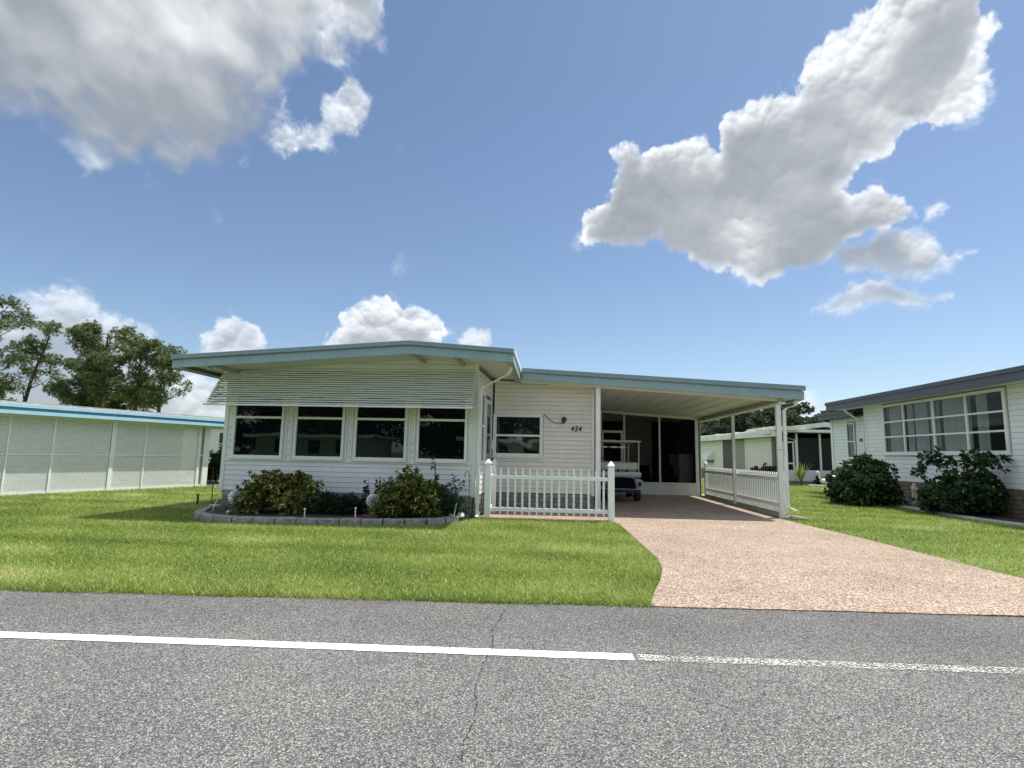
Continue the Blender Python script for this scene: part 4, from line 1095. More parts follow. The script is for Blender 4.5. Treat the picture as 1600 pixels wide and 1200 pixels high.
# screened porch front
ff = frame(0, 29.9, 1, 0)
MB().fbox(ff, 11.9, 17.5, .15, .72, -.08, 0).build('kick_plate', TRIM, FH)
MB().fbox(ff, 12.9, 17.5, .72, 2.62, -.12, -.08).build('black_screen', mat('black_screen_cloth', (.006, .007, .010), .7), FH)
MB().fbox(ff, 11.9, 12.9, .30, 2.5, -.12, -.08).build('black_screen', MATS['black_screen_cloth'], FH)
for u, w in ((11.93, .06), (12.9, .09), (14.08, .08), (15.4, .08), (16.7, .08)):
    MB().fbox(ff, u - w / 2, u + w / 2, .15, 2.62, -.07, .03).build('screen_post', TRIM, FH)
dd_ = MB(); dd_.fbox(ff, 12.15, 12.75, 2.12, 2.20, .0, .04); dd_.fbox(ff, 12.15, 12.23, .2, 2.12, 0, .04); dd_.fbox(ff, 12.67, 12.75, .2, 2.12, 0, .04); dd_.fbox(ff, 12.23, 12.67, 1.02, 1.10, 0, .04); dd_.build('screen_door', TRIM, FH)
MB().sqtube([(11.75, 29.7, 2.55), (12.0, 29.7, 2.42), (12.75, 29.75, 2.28), (12.82, 29.78, 2.15), (12.82, 29.78, .3)], .09, .08).build('downspout', TRIM, FH)
MB().box(11.9, 17.5, 29.95, 30.05, -.02, .15).build('skirting', BLOCK, FH)
gz = lambda x: 2.80 + (.40 * (x - 11.3) / 2.84 if x < 14.14 else .40 - .16 * (x - 14.14))
for a, b in ((11.3, 14.14), (14.14, 17.8)):
    MB().hexa([(a, 29.3, gz(a) - .24), (b, 29.3, gz(b) - .24), (b, 34, gz(b) - .24), (a, 34, gz(a) - .24), (a, 29.3, gz(a)), (b, 29.3, gz(b)), (b, 34, gz(b)), (a, 34, gz(a))]).build('gable_roof', ROOFW, FH)
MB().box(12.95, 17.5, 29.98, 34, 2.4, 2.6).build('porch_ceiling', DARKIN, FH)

# ================================================================== HOMES ACROSS THE STREET (seen mirrored in the windows)
def across(x, label, w=9.0):
    A = thing('street_home', label, 'house', (x, -23, 0))
    f_ = frame(x + w / 2, -21.5, -1, 0)
    MB().box(x - w / 2, x + w / 2, -29, -21.5, 0, 2.4).build('wall', VINYL, A)
    for u in (1.2, 3.6, 6.2): window(f_, A, u, u + 1.1, 1.0, 2.1, rails=(1.6,), fw=.08)
    MB().box(x - w / 2 - .7, x + w / 2 + .7, -29.5, -20.9, 2.4, 2.5).build('roof', ROOFW, A)
    MB().box(x - w / 2 - .7, x + w / 2 + .7, -20.93, -20.88, 2.28, 2.52).build('fascia', PVC, A)
    return A
across(-19, 'white home across the street, mirrored faintly in the left windows')
across(-2, 'white home across the street, mirrored faintly in the porch window')

# ================================================================== GOLF CART (rear towards the street)
K = thing('golf_cart', 'dark golf cart with off white rear seat and roof parked under the carport', 'golf cart', (1.95, 15.3, 0))
kx, ky = 1.95, 15.3
def kb(x0, x1, y0, y1, z0, z1): return MB().box(kx + x0, kx + x1, ky + y0, ky + y1, z0, z1)
kb(-.50, .50, .08, 2.2, .24, .34).build('chassis', BLACK, K, bevel=.02)
bd = MB()
bd.hexa([(kx - .40, ky + .04, .34), (kx + .40, ky + .04, .34), (kx + .40, ky + .75, .34), (kx - .40, ky + .75, .34), (kx - .34, ky + .10, .665), (kx + .34, ky + .10, .665), (kx + .34, ky + .75, .665), (kx - .34, ky + .75, .665)])
bd.build('rear_body', NAVY, K, bevel=.02)
for s in (-1, 1):
    m = MB(); prof = [(.40, .335), (.60, .335), (.605, .50), (.575, .58), (.50, .625), (.40, .63)]
    V = [(kx + s * a, ky + .02, z) for a, z in prof] + [(kx + s * a, ky + .85, z) for a, z in prof]; q = len(prof)
    m.add(V, [tuple(range(q)), tuple(range(2 * q - 1, q - 1, -1))] + [(i, i + q, (i + 1) % q + q, (i + 1) % q) for i in range(q)])
    fe = m.build('fender', CARTF, K, bevel=.012)
    MB().box(kx + s * .50 - .045, kx + s * .50 + .045, ky + .005, ky + .022, .42, .545).build('tail_light', MATS['black_rubber'], K, fe, bevel=.006)
    MB().box(kx + s * .405 - .012, kx + s * .405 + .012, ky + .002, ky + .020, .40, .56).build('reflector', REDP, K, fe)
    MB().tube([(kx + s * .02, ky + .0, .675), (kx + s * .22, ky + .0, .672), (kx + s * .32, ky + .0, .655), (kx + s * .37, ky + .0, .60), (kx + s * .395, ky + .0, .48), (kx + s * .43, ky + .0, .40), (kx + s * .50, ky + .0, .385)], .013, 6).build('trim_strip', CARTF, K)
    for y in (.42, 1.98):
        w = MB(); n = 20; V = []; Fc = []
        prof = [(.10, -.08), (.17, -.085), (.205, -.06), (.21, 0), (.205, .06), (.17, .085), (.10, .08)]
        for r_, o_ in prof:
            for k in range(n):
                t = 2 * math.pi * k / n; V.append((kx + s * .48 + o_, ky + y + r_ * math.cos(t), .22 + r_ * math.sin(t)))
        for i in range(len(prof) - 1):
            for k in range(n): Fc.append((i * n + k, i * n + (k + 1) % n, (i + 1) * n + (k + 1) % n, (i + 1) * n + k))
        ty = w.add(V, Fc).build('wheel', RUBBER, K)
        hb = MB(); V = [(kx + s * .48 + o_, ky + y + .105 * math.cos(2 * math.pi * k / 12), .22 + .105 * math.sin(2 * math.pi * k / 12)) for o_ in (-.05, .05) for k in range(12)]
        hb.add(V, [tuple(range(12)), tuple(range(23, 11, -1))] + [(k, (k + 1) % 12, (k + 1) % 12 + 12, k + 12) for k in range(12)]).build('rim', WPLAST, K, ty)
MB().tube([(kx - .60, ky - .03, .345), (kx + .60, ky - .03, .345)], .016, 8).build('bumper', CHROME, K)
kb(-.46, .46, .0, .5, .25, .30).build('under_tray', BLACK, K)
kb(-.55, .55, .06, .62, .695, .80).build('rear_seat', CARTW, K, bevel=.025)
kb(-.54, .54, .04, .70, .665, .69).build('seat_base', CARTF, K, bevel=.006)
kb(-.52, .52, .42, .52, .86, 1.06).build('rear_backrest', CARTW, K, bevel=.03)
for x in (-.35, -.05, .2): kb(x, x + .05, .46, .50, .795, .87).build('backrest_bracket', BLACK, K)
kb(-.50, .50, .95, 1.4, .62, .74).build('front_seat', CARTW, K, bevel=.03)
kb(-.50, .50, .62, .72, .80, 1.05).build('front_backrest', CARTW, K, bevel=.03)
MB().hexa([(kx - .5, ky + 1.9, .3), (kx + .5, ky + 1.9, .3), (kx + .46, ky + 2.4, .35), (kx - .46, ky + 2.4, .35), (kx - .48, ky + 1.85, .86), (kx + .48, ky + 1.85, .86), (kx + .40, ky + 2.3, .66), (kx - .40, ky + 2.3, .66)]).build('front_cowl', NAVY, K, bevel=.03)
kb(-.48, .48, 1.2, 1.95, .30, .34).build('floor_pan', BLACK, K)
for s in (-1, 1):
    MB().tube([(kx + s * .53, ky + .38, .80), (kx + s * .53, ky + .34, 1.2), (kx + s * .53, ky + .34, 1.63)], .015, 6).build('roof_strut', TRIM, K)
    MB().tube([(kx + s * .47, ky + 2.0, .80), (kx + s * .45, ky + 1.85, 1.2), (kx + s * .45, ky + 1.72, 1.63)], .014, 6).build('roof_strut', TRIM, K)
rp = kb(-.58, .58, .18, 1.95, 1.625, 1.66).build('roof', CARTW, K, bevel=.012)
kb(-.46, -.1, .3, 1.8, 1.66, 1.675).build('roof_panel', CARTW, K, rp, bevel=.006); kb(.12, .46, .3, 1.8, 1.66, 1.675).build('roof_panel', CARTW, K, rp, bevel=.006)
mr = MB().tube([(kx - .46, ky + 1.7, 1.50), (kx + .40, ky + 1.7, 1.50)], .014, 6).build('mirror_bar', CHROME, K)
for x in (-.30, .0, .24): kb(x - .10, x + .10, 1.66, 1.68, 1.475, 1.53).build('mirror', CHROME, K, mr, bevel=.008)
MB().tube([(kx - .25, ky + 1.88, .82), (kx - .25, ky + 1.62, 1.05)], .018, 6).build('steering_column', BLACK, K)
sw = MB(); pts = [(kx - .25 + .16 * math.cos(t), ky + 1.60 + .08 * math.sin(t), 1.06 + .14 * math.sin(t)) for t in [2 * math.pi * k / 20 for k in range(21)]]
sw.tube(pts, .012, 6, False).build('steering_wheel', BLACK, K)

# furniture in the screened room
def lounge(x, y, lab):
    c = thing('patio_chair', lab, 'chair', (x, y, 0), 'chairs behind the insect screens')
    MB().box(x - .28, x + .28, y - .25, y + .25, .36, .43).build('seat', BLUEC, c, bevel=.02)
    MB().hexa([(x - .28, y + .2, .40), (x + .28, y + .2, .40), (x + .28, y + .26, .40), (x - .28, y + .26, .40), (x - .28, y + .38, .95), (x + .28, y + .38, .95), (x + .28, y + .43, .95), (x - .28, y + .43, .95)]).build('backrest', BLUEC, c, bevel=.02)
    for a in (-.25, .25):
        for b in (-.22, .22): MB().tube([(x + a, y + b, 0), (x + a, y + b, .60)], .014, 6).build('leg', BLACK, c)
        MB().box(x + a - .025, x + a + .025, y - .25, y + .25, .60, .625).build('armrest', BLACK, c)
lounge(3.25, 19.6, 'navy patio chair behind the middle insect screen, nearer the golf cart')
lounge(4.05, 19.4, 'navy patio chair behind the right insect screen')
wp = thing('folding_partition', 'white folding panel partition behind the right insect screen', 'partition', (4.55, 20, 0))
for k in range(3):
    y = 19.0 + k * .75
    MB().hexa([(4.35 + .08 * (k % 2), y, .12), (4.80 - .08 * (k % 2), y + .02, .12), (4.80 - .08 * (k % 2), y + .05, .12), (4.35 + .08 * (k % 2), y + .03, .12), (4.35 + .08 * (k % 2), y, 1.35), (4.80 - .08 * (k % 2), y + .02, 1.35), (4.80 - .08 * (k % 2), y + .05, 1.35), (4.35 + .08 * (k % 2), y + .03, 1.35)]).build('panel', TRIM, wp)

# ================================================================== FRONT BED
def bed_front(x):
    pts = [(-6.6, 10.6), (-6.45, 10.0), (-6.15, 9.45), (-5.8, 9.12), (-5.2, 9.0), (-4.4, 9.05), (-3.4, 9.15), (-2.6, 9.28), (-2.0, 9.45), (-1.7, 9.85), (-1.5, 10.3)]
    for i in range(len(pts) - 1):
        if pts[i][0] <= x <= pts[i + 1][0]:
            t = (x - pts[i][0]) / (pts[i + 1][0] - pts[i][0]); return pts[i][1] * (1 - t) + pts[i + 1][1] * t
    return 20.0
bp_ = [(-6.4, 10.70), (-6.35, 10.05), (-6.05, 9.55), (-5.75, 9.27), (-5.2, 9.15), (-4.4, 9.2), (-3.4, 9.3), (-2.6, 9.43), (-2.05, 9.6), (-1.8, 9.95), (-1.5, 10.35), (-1.45, 10.70)]
structure(MB().add([(x, y, .075) for x, y in bp_] + [(x, y, -.02) for x, y in bp_], [tuple(range(11, -1, -1))] + [(i, (i + 1) % 12, (i + 1) % 12 + 12, i + 12) for i in range(12)]).build('flower_bed', MULCH))
BW = thing('garden_edging', 'low curved edging of grey cast stones round the flower bed in front of the home', 'edging', (-4, 9.3, 0))
path = [(-6.48, 10.45), (-6.42, 10.0), (-6.12, 9.48), (-5.78, 9.16), (-5.2, 9.03), (-4.4, 9.08), (-3.4, 9.18), (-2.6, 9.31), (-2.02, 9.48), (-1.72, 9.86), (-1.50, 10.30)]
def walk(path, step):
    out = []; i = 0; pos = Vector(path[0]); rem = step
    dense = []
    for a, b in zip(path[:-1], path[1:]):
        n = max(1, int(math.dist(a, b) / .01))
        for k in range(n): dense.append((a[0] + (b[0] - a[0]) * k / n, a[1] + (b[1] - a[1]) * k / n))
    acc = 0; out = [dense[0]]
    for p, q in zip(dense[:-1], dense[1:]):
        acc += math.dist(p, q)
        if acc >= step: out.append(q); acc = 0
    return out
wp_ = walk(path, .345)
def block_between(a, b, w, z0, z1, j=.012):
    a = Vector((*a, 0)); b = Vector((*b, 0)); d = (b - a).normalized(); nn = Vector((d.y, -d.x, 0))
    a2 = a + d * .008; b2 = b - d * .008; r = lambda: random.uniform(-j, j)
    mb = MB(); V = []; Fc = []
    NN = 5
    for i in range(NN):      # rough split face
        p = a2 + (b2 - a2) * i / (NN - 1)
        for (o, z) in ((w / 2, z0), (w / 2 + r() * .8, z0 + (z1 - z0) * .5), (w / 2 - .008 + r() * .8, z1 - .012), (w / 2 - .03, z1 + r() * .3), (-w / 2, z1 + r() * .3), (-w / 2, z0)):
            q = p + nn * o; V.append((q.x, q.y, z))
    for i in range(NN - 1):
        for k in range(6): Fc.append((i * 6 + k, (i + 1) * 6 + k, (i + 1) * 6 + (k + 1) % 6, i * 6 + (k + 1) % 6))
    Fc += [tuple(range(5, -1, -1)), tuple((NN - 1) * 6 + k for k in range(6))]
    return mb.add(V, Fc)
for a, b in zip(wp_[:-1], wp_[1:]): block_between(a, b, .17, -.03, .098 + random.uniform(-.006, .006)).build('stone', STONE, BW)

def shrub(name, label, cat, loc, group=None): return thing(name, label, cat, loc, group)
def stems(root, n, sx, sy, h, m=TWIG):
    mb = MB(); x, y, _ = root.location
    for k in range(n):
        a = random.uniform(0, 6.28)
        mb.tube([(x, y, 0), (x + .3 * sx * math.cos(a), y + .3 * sy * math.sin(a), h * .4), (x + .7 * sx * math.cos(a), y + .7 * sy * math.sin(a), h * .8)], [.012, .008, .004], 5)
    return mb.build('stem', m, root)
def ragged(cx, cy, hw, hd, ht, n, seed, lo=.1, rr=(.16, .26)):
    """many small lobes filling a mound, so that the outline is broken"""
    r = random.Random(seed); out = []
    for _ in range(n):
        u = r.uniform(-1, 1); v = r.uniform(-1, 1); w = r.random()
        lim = math.sqrt(max(0, 1 - u * u * .9)) * math.sqrt(max(0, 1 - v * v * .8))
        z = lo + (ht - lo) * lim * (w ** .6) * .88
        s = r.uniform(*rr)
        out.append((cx + u * hw * .88, cy + v * hd * .85, z, s, s, s * .8))
    return out
S1 = shrub('croton_shrub', 'mounded yellow green shrub on the left side of the flower bed', 'shrub', (-4.88, 9.95, .07))
foliage('foliage', CROTON, S1, ragged(-4.88, 9.95, .62, .42, .88, 60, 1), 1500, 8, .085, .034, 1.0, .35, .08, 1.15); stems(S1, 9, .5, .35, .75)
S2 = shrub('croton_shrub', 'taller yellow green shrub under the rightmost front window', 'shrub', (-2.48, 9.98, .07))
foliage('foliage', CROTON, S2, ragged(-2.50, 9.98, .50, .42, .93, 46, 2) + [(-2.48, 9.98, .88, .10, .10, .16), (-2.62, 9.98, .78, .12, .1, .14)], 1500, 8, .085, .034, 1.0, .35, .08, 1.15); stems(S2, 9, .42, .35, .8)
S3 = shrub('spiky_shrub', 'low dark shrub with upright narrow leaves between the two mounded shrubs', 'shrub', (-3.83, 10.1, .07))
foliage('foliage', DARKL, S3, ragged(-3.83, 10.08, .42, .35, .44, 30, 3, .05, (.10, .16)), 420, 8, .12, .022, .65, .3, .08, 1.0, updir=1.4); stems(S3, 8, .3, .25, .4)
S4 = shrub('feathery_shrub', 'dark green feathery shrub at the right end of the flower bed', 'shrub', (-1.86, 10.15, .07))
foliage('foliage', FINEL, S4, ragged(-1.92, 10.12, .34, .34, .74, 40, 5, .05, (.10, .20)) + [(-1.58, 10.1, .62, .08, .08, .10), (-1.72, 10.1, .76, .07, .07, .10)], 1500, 10, .05, .011, 1.2, .2, .08, 1.0); stems(S4, 10, .35, .3, .7)
def sprig(name, label, x, y, h, m, seed, spread=.12):
    r = random.Random(seed); s = thing(name, label, 'plant', (x, y, .07)); mb = MB(); tips = []
    for k in range(4):
        a = r.uniform(0, 6.28); tx = x + spread * math.cos(a) * r.random(); ty = y + spread * math.sin(a) * r.random(); tz = h * r.uniform(.75, 1)
        mb.tube([(x, y, .05), ((x + tx) / 2 + .02, (y + ty) / 2, tz * .5), (tx, ty, tz)], [.006, .005, .003], 5)
        for q in range(5):
            t = r.uniform(.5, 1); tips.append((x + (tx - x) * t + r.uniform(-.05, .05), y + (ty - y) * t, tz * t, .02, .02, .02))
    mb.build('stem', TWIG, s); foliage('foliage', m, s, tips, 34, 3, .055, .028, 1.2, .2, .08)
    return s
sprig('rose_bush', 'thin leggy plant rising behind the right pinwheel', -3.15, 10.25, .78, DARKL, 4)
sprig('rose_bush', 'tall thin sprig of leaves standing above the right shrubs', -2.12, 10.3, 1.22, DARKL, 9, .10)
sprig('seedling', 'tiny thin sprig of two leaves left of the right pinwheel', -3.42, 10.3, .72, DARKL, 12, .05)

# pinwheels
def pinwheel(x, y, z, r, label, n=18, odd=None):
    P = thing('pinwheel', label, 'pinwheel', (x, y, .07), 'foil pinwheels in the flower bed')
    MB().tube([(x, y + .01, .05), (x, y + .01, z)], .006, 6).build('pole', BLACK, P)
    mes = []
    for m_ in (FOIL, ORANGE):
        mb = MB().add([(0, 0, 0), (r * .55, -.012, r * .07), (r, 0, r * .10), (r * .98, .012, -r * .06), (r * .5, .01, -r * .05)], [(0, 1, 2, 3, 4)])
        mes.append(mb.mesh('blade', m_))
    for k in range(n):
        o = inst('blade', mes[1] if odd and k in odd else mes[0], P, None, (x, y - .012, z)); o.rotation_euler = (0, 2 * math.pi * k / n, 0)
        o.location += Vector((math.cos(2 * math.pi * k / n) * r * .18, 0, -math.sin(2 * math.pi * k / n) * r * .18)); o.scale = (.82, 1, 1)
    h = MB(); V = [(x + rr * math.cos(t), y - d, z + rr * math.sin(t)) for rr, d in ((r * .30, .005), (r * .26, .02), (.001, .026)) for t in [2 * math.pi * k / 12 for k in range(12)]]
    h.add(V, [(i * 12 + k, i * 12 + (k + 1) % 12, (i + 1) * 12 + (k + 1) % 12, (i + 1) * 12 + k) for i in range(2) for k in range(12)]).build('hub', TEALF, P)
pinwheel(-5.58, 9.62, .355, .125, 'silver foil pinwheel left of the large mounded shrub')
pinwheel(-3.09, 9.7, .355, .125, 'silver and orange foil pinwheel in the middle right of the bed', odd=(1, 2, 3))
def path_light(x, y, h, label):
    P = thing('garden_light', label, 'garden light', (x, y, .07), 'small solar lights in the flower bed')
    MB().tube([(x, y, .05), (x, y, h - .03)], .010, 6).build('stake', TRIM, P)
    MB().lathe((x, y, h - .035), [(.012, 0), (.020, .008), (.021, .022), (.013, .030)], 10).build('lamp_head', WPLAST, P)
path_light(-4.16, 9.35, .235, 'small white garden light in front of the spiky dark shrub')
path_light(-3.30, 9.42, .265, 'small white garden light left of the right pinwheel')
pp = thing('marker_stake', 'leaning white marker stake at the right end of the flower bed', 'stake', (-1.66, 9.85, .07))
MB().tube([(-1.68, 9.85, .05), (-1.63, 9.85, .34)], .009, 6).build('stake', WPLAST, pp)
hk = MB().tube([(-1.475, 10.3, .03), (-1.48, 10.3, .80), (-1.50, 10.3, .88), (-1.54, 10.3, .88), (-1.565, 10.3, .83), (-1.57, 10.3, .78)], .007, 6)
solo(hk, 'shepherd_hook', BLACK, 'slim black shepherd hook by the right corner of the front wall', 'garden hook', (-1.475, 10.3, .03))
hk = MB().tube([(-6.32, 10.15, .02), (-6.33, 10.15, .40), (-6.355, 10.15, .86)], .008, 6)
solo(hk, 'garden_pole', BLACK, 'slim black pole at the left corner of the flower bed', 'pole', (-6.32, 10.15, .02))
st = MB().lathe((-7.55, 11.6, 0), [(.02, -.02), (.02, .20), (.035, .205), (.035, .225), (.005, .235)], 8)
solo(st, 'marker_stake', BLACK, 'short black stake standing alone in the lawn left of the home', 'stake', (-7.55, 11.6, 0))
cr = MB().tube([(-6.12, 9.85, .06), (-6.01, 9.80, .29)], .010, 6).tube([(-6.17, 9.82, .185), (-5.98, 9.82, .20)], .009, 6)
solo(cr, 'cross_ornament', WPLAST, 'small leaning white cross at the left end of the flower bed', 'ornament', (-6.12, 9.85, .06))
W_ = thing('wagon_wheel_ornament', 'small dark wagon wheel ornament leaning beside the white cross', 'ornament', (-5.98, 9.98, .07))
pts = [(-5.98 + .10 * math.cos(t), 9.98 + .03 * math.sin(t), .19 + .10 * math.sin(t)) for t in [2 * math.pi * k / 18 for k in range(19)]]
MB().tube(pts, .011, 6, False).build('rim', GREYP, W_)
spk = MB()
for k in range(6):
    t = math.pi * k / 6 * 1.0; spk.tube([(-5.98 - .1 * math.cos(t), 9.98 - .03 * math.sin(t), .19 - .1 * math.sin(t)), (-5.98 + .1 * math.cos(t), 9.98 + .03 * math.sin(t), .19 + .1 * math.sin(t))], .005, 5)
spk.build('spoke', GREYP, W_)
B_ = thing('metal_stool_ornament', 'small black metal frame with splayed legs in front of the skirting', 'ornament', (-5.55, 9.72, .07))
bq = MB().tube([(-5.78, 9.72, .07), (-5.78, 9.72, .20), (-5.62, 9.72, .20), (-5.60, 9.72, .27)], .010, 6).tube([(-5.62, 9.72, .20), (-5.50, 9.72, .075)], .010, 6)
bq.build('frame', BLACK, B_)
solo(MB().lathe((-5.68, 9.62, .07), [(.02, 0), (.03, .02), (.028, .04), (.012, .055)], 8), 'white_ornament', WPLAST, 'tiny white ornament under the black metal frame', 'ornament', (-5.68, 9.62, .07))
solo(MB().box(-3.22, -3.02, 9.55, 9.65, .07, .115), 'red_planter', REDP, 'small faded red planter at the foot of the right pinwheel', 'planter', (-3.12, 9.6, .07), bevel=.01)
def rock(x, y, z, s, m, label, group, name='rock'):
    mb = MB(); n = 7; V = []; Fc = []
    for i in range(5):
        ph = math.pi * (i + .3) / 5.2
        for k in range(n):
            t = 2 * math.pi * k / n; q = s * random.uniform(.8, 1.15)
            V.append((x + q * math.sin(ph) * math.cos(t), y + q * .8 * math.sin(ph) * math.sin(t), z + q * .55 * math.cos(ph)))
    for i in range(4):
        for k in range(n): Fc.append((i * n + k, (i + 1) * n + k, (i + 1) * n + (k + 1) % n, i * n + (k + 1) % n))
    Fc += [tuple(range(n)), tuple(4 * n + k for k in range(n - 1, -1, -1))]
    return solo(mb.add(V, Fc), name, m, label, 'rock', (x, y, z - s * .5), group)
for (x, y, s, lb) in ((-1.74, 9.98, .065, 'pale rock behind the white stake, left of the biggest'), (-1.60, 10.12, .085, 'biggest pale rock of the heap at the right end of the bed'), (-1.80, 10.2, .06, 'pale rock of the heap tucked under the feathery shrub'), (-1.55, 9.95, .05, 'smallest pale rock at the front of the heap by the house corner')):
    rock(x, y, .10, s, WPEB, lb, 'rocks heaped at the right end of the bed')

# ================================================================== RIGHT BED
rbp = [(9.78, 19.6), (9.82, 18.3), (9.68, 16.6), (9.48, 15.0), (9.28, 13.6), (9.25, 12.8), (9.36, 11.9), (9.62, 10.9), (9.9, 9.5), (9.9, 7)]
bedp = [(10.62, 6.8), (10.62, 19.7)] + rbp
structure(MB().add([(x, y, .03) for x, y in bedp], [tuple(range(len(bedp)))]).build('flower_bed', MULCH))
G2 = thing('garden_edging', 'low smooth grey concrete edging curving along the right home', 'edging', (9.5, 14, 0))
wq = walk(rbp, .62)
for a, b in zip(wq[:-1], wq[1:]): block_between(a, b, .13, -.03, .055, .003).build('edging_block', CONC, G2)
S5 = shrub('hibiscus_shrub', 'big round dark green shrub at the far left of the right home, by its recess', 'shrub', (9.0, 16.6, 0))
S5.location = (9.15, 16.7, 0)
foliage('foliage', GLOSSL, S5, ragged(9.0, 16.6, .80, .75, 1.40, 90, 21, .12, (.18, .30)), 2600, 7, .12, .06, 1.0, .35, .02, 1.3); stems(S5, 10, .8, .7, 1.2)
S6 = shrub('hibiscus_shrub', 'loose dark green shrub with upright shoots under the wide right window', 'shrub', (9.95, 13.9, 0))
tops = [(9.95 + dx, 13.9 + dy, z, .11, .11, .17) for dx, dy, z in ((-.68, .5, 1.33), (-.68, .5, 1.12), (-.50, .45, 1.22), (-.50, .45, 1.42), (-.35, .2, 1.22), (-.1, .0, 1.34), (-.1, .0, 1.16), (.1, -.1, 1.40), (.1, -.1, 1.2), (.25, -.2, 1.36), (.25, -.2, 1.18), (.42, -.4, 1.24), (-.78, .6, 1.0), (.0, -.5, 1.2), (-.25, .3, 1.12))]
foliage('foliage', GLOSSL, S6, ragged(9.82, 13.95, .72, .75, 1.12, 70, 23, .12, (.15, .28)) + tops, 2300, 7, .12, .055, 1.0, .3, .02, 1.3); stems(S6, 16, .8, .8, 1.3)
ST = thing('garden_statue', 'pale cast stone statue of a standing child beside the right shrub', 'statue', (10.02, 16.1, .03))
def fig_body(x, y, z, h):
    """one continuous skinned figure: legs together, arms folded to the chest, head bowed"""
    P = [(0, 0, .52), (0, 0, .62), (0, 0, .74), (0, 0, .80), (0, -.01, .87), (0, -.01, .93),
         (.055, 0, .50), (.06, -.01, .28), (.06, 0, .06), (.065, -.04, .02), (-.055, 0, .50), (-.06, -.01, .28), (-.06, 0, .06), (-.065, -.04, .02),
         (.11, 0, .76), (.14, -.03, .64), (.05, -.10, .63), (-.11, 0, .76), (-.14, -.03, .64), (-.03, -.10, .66)]
    E = [(0, 1), (1, 2), (2, 3), (3, 4), (4, 5), (0, 6), (6, 7), (7, 8), (8, 9), (0, 10), (10, 11), (11, 12), (12, 13), (2, 14), (14, 15), (15, 16), (2, 17), (17, 18), (18, 19)]
    Rr = [.10, .095, .09, .045, .078, .07, .065, .05, .04, .032, .065, .05, .04, .032, .04, .035, .03, .04, .035, .03]
    me = bpy.data.meshes.new('figure'); me.from_pydata([(a * h, b * h, c * h) for a, b, c in P], E, [])
    o = bpy.data.objects.new('figure', me); COL.objects.link(o); o.parent = ST; o.location = Vector((x, y, z)) - ST.location
    sk_ = o.modifiers.new('skin', 'SKIN'); sk_.use_smooth_shade = True
    for i, v in enumerate(me.skin_vertices[0].data if me.skin_vertices else []): v.radius = (Rr[i] * h, Rr[i] * h); v.use_root = (i == 0)
    su = o.modifiers.new('sub', 'SUBSURF'); su.levels = 1; su.render_levels = 2
    return o, Rr
fo, Rr = fig_body(10.02, 16.1, .10, .60)
if not fo.data.skin_vertices:
    bpy.context.view_layer.objects.active = fo
    try: bpy.ops.mesh.customdata_skin_add()
    except Exception: pass
    if fo.data.skin_vertices:
        for i, v in enumerate(fo.data.skin_vertices[0].data): v.radius = (Rr[i] * .6, Rr[i] * .6); v.use_root = (i == 0)
dg = bpy.context.evaluated_depsgraph_get(); dm = bpy.data.meshes.new_from_object(fo.evaluated_get(dg)); fo.modifiers.clear(); fo.data = dm
dm.materials.clear(); dm.materials.append(STATUE)
MB().box(9.90, 10.14, 15.98, 16.22, .02, .11).build('plinth', STONE, ST, bevel=.015)
solo(MB().box(10.2, 10.35, 12.0, 12.2, .03, .12), 'plant_pot', STATUE, 'small pale pot low in the shade under the loose right shrub', 'pot', (10.27, 12.1, .03), bevel=.01)

# plants by the far home
def fronds(name, label, x, y, n, h, m, seed, w=.05):
    r = random.Random(seed); t_ = thing(name, label, 'plant', (x, y, 0)); V = []; Fc = []; sh = []
    for k in range(n):
        a = r.uniform(0, 6.28); ln = h * r.uniform(.6, 1.05); lean = r.uniform(.1, .55); q = len(V); S = 5
        for i in range(S + 1):
            t = i / S; rad = ln * lean * t ** 1.6; z = ln * (t - .35 * lean * t * t); ww = w * (1 - t) ** .7 * .5 + .003
            V += [(x + rad * math.cos(a) - ww * math.sin(a), y + rad * math.sin(a) + ww * math.cos(a), z), (x + rad * math.cos(a) + ww * math.sin(a), y + rad * math.sin(a) - ww * math.cos(a), z)]
        c = r.random()
        for i in range(S): Fc.append((q + 2 * i, q + 2 * i + 1, q + 2 * i + 3, q + 2 * i + 2)); sh.append(c)
    me = raw_mesh('frond', np.array(V) - np.array([x, y, 0]), np.array(Fc), m, np.array(sh))
    o = bpy.data.objects.new('frond', me); COL.objects.link(o); o.parent = t_
    MB().lathe((x, y, 0), [(.05, 0), (.04, .1), (.02, .14)], 6).build('stem', TWIG, t_)
    return t_
fronds('palm_clump', 'yellow green spiky palm clump in the grass before the far black screened porch', 12.3, 28.2, 46, 1.25, YELL, 3, .10)
S7 = shrub('maroon_shrub', 'dark maroon leafed shrub by the side wall of the far home', 'shrub', (11.15, 29.5, 0))
foliage('foliage', REDL, S7, ragged(11.1, 29.5, .75, .5, 1.0, 26, 31, .1, (.2, .3)), 420, 6, .16, .08, 1.0, .3); stems(S7, 6, .5, .4, .9)
S8 = shrub('maroon_shrub', 'brown leafed plants under the screens of the far porch', 'shrub', (14.2, 28.9, 0))
foliage('foliage', REDL, S8, ragged(14.4, 28.9, .95, .4, .75, 26, 33, .1, (.15, .28)), 420, 6, .15, .07, 1.1, .3); stems(S8, 6, .6, .3, .7)
DK = thing('goose_ornament', 'white goose lawn ornament in front of the far screened porch', 'ornament', (13.3, 27.9, 0))
gb = MB().lathe((0, 0, 0), [(.01, -.26), (.10, -.18), (.15, -.04), (.15, .08), (.09, .22), (.02, .30)], 12)
V = [(13.3 + z, 27.9 + x, .24 + y) for x, y, z in gb.v]
MB().add(V, gb.f).build('body', WPLAST, DK, smooth=True)
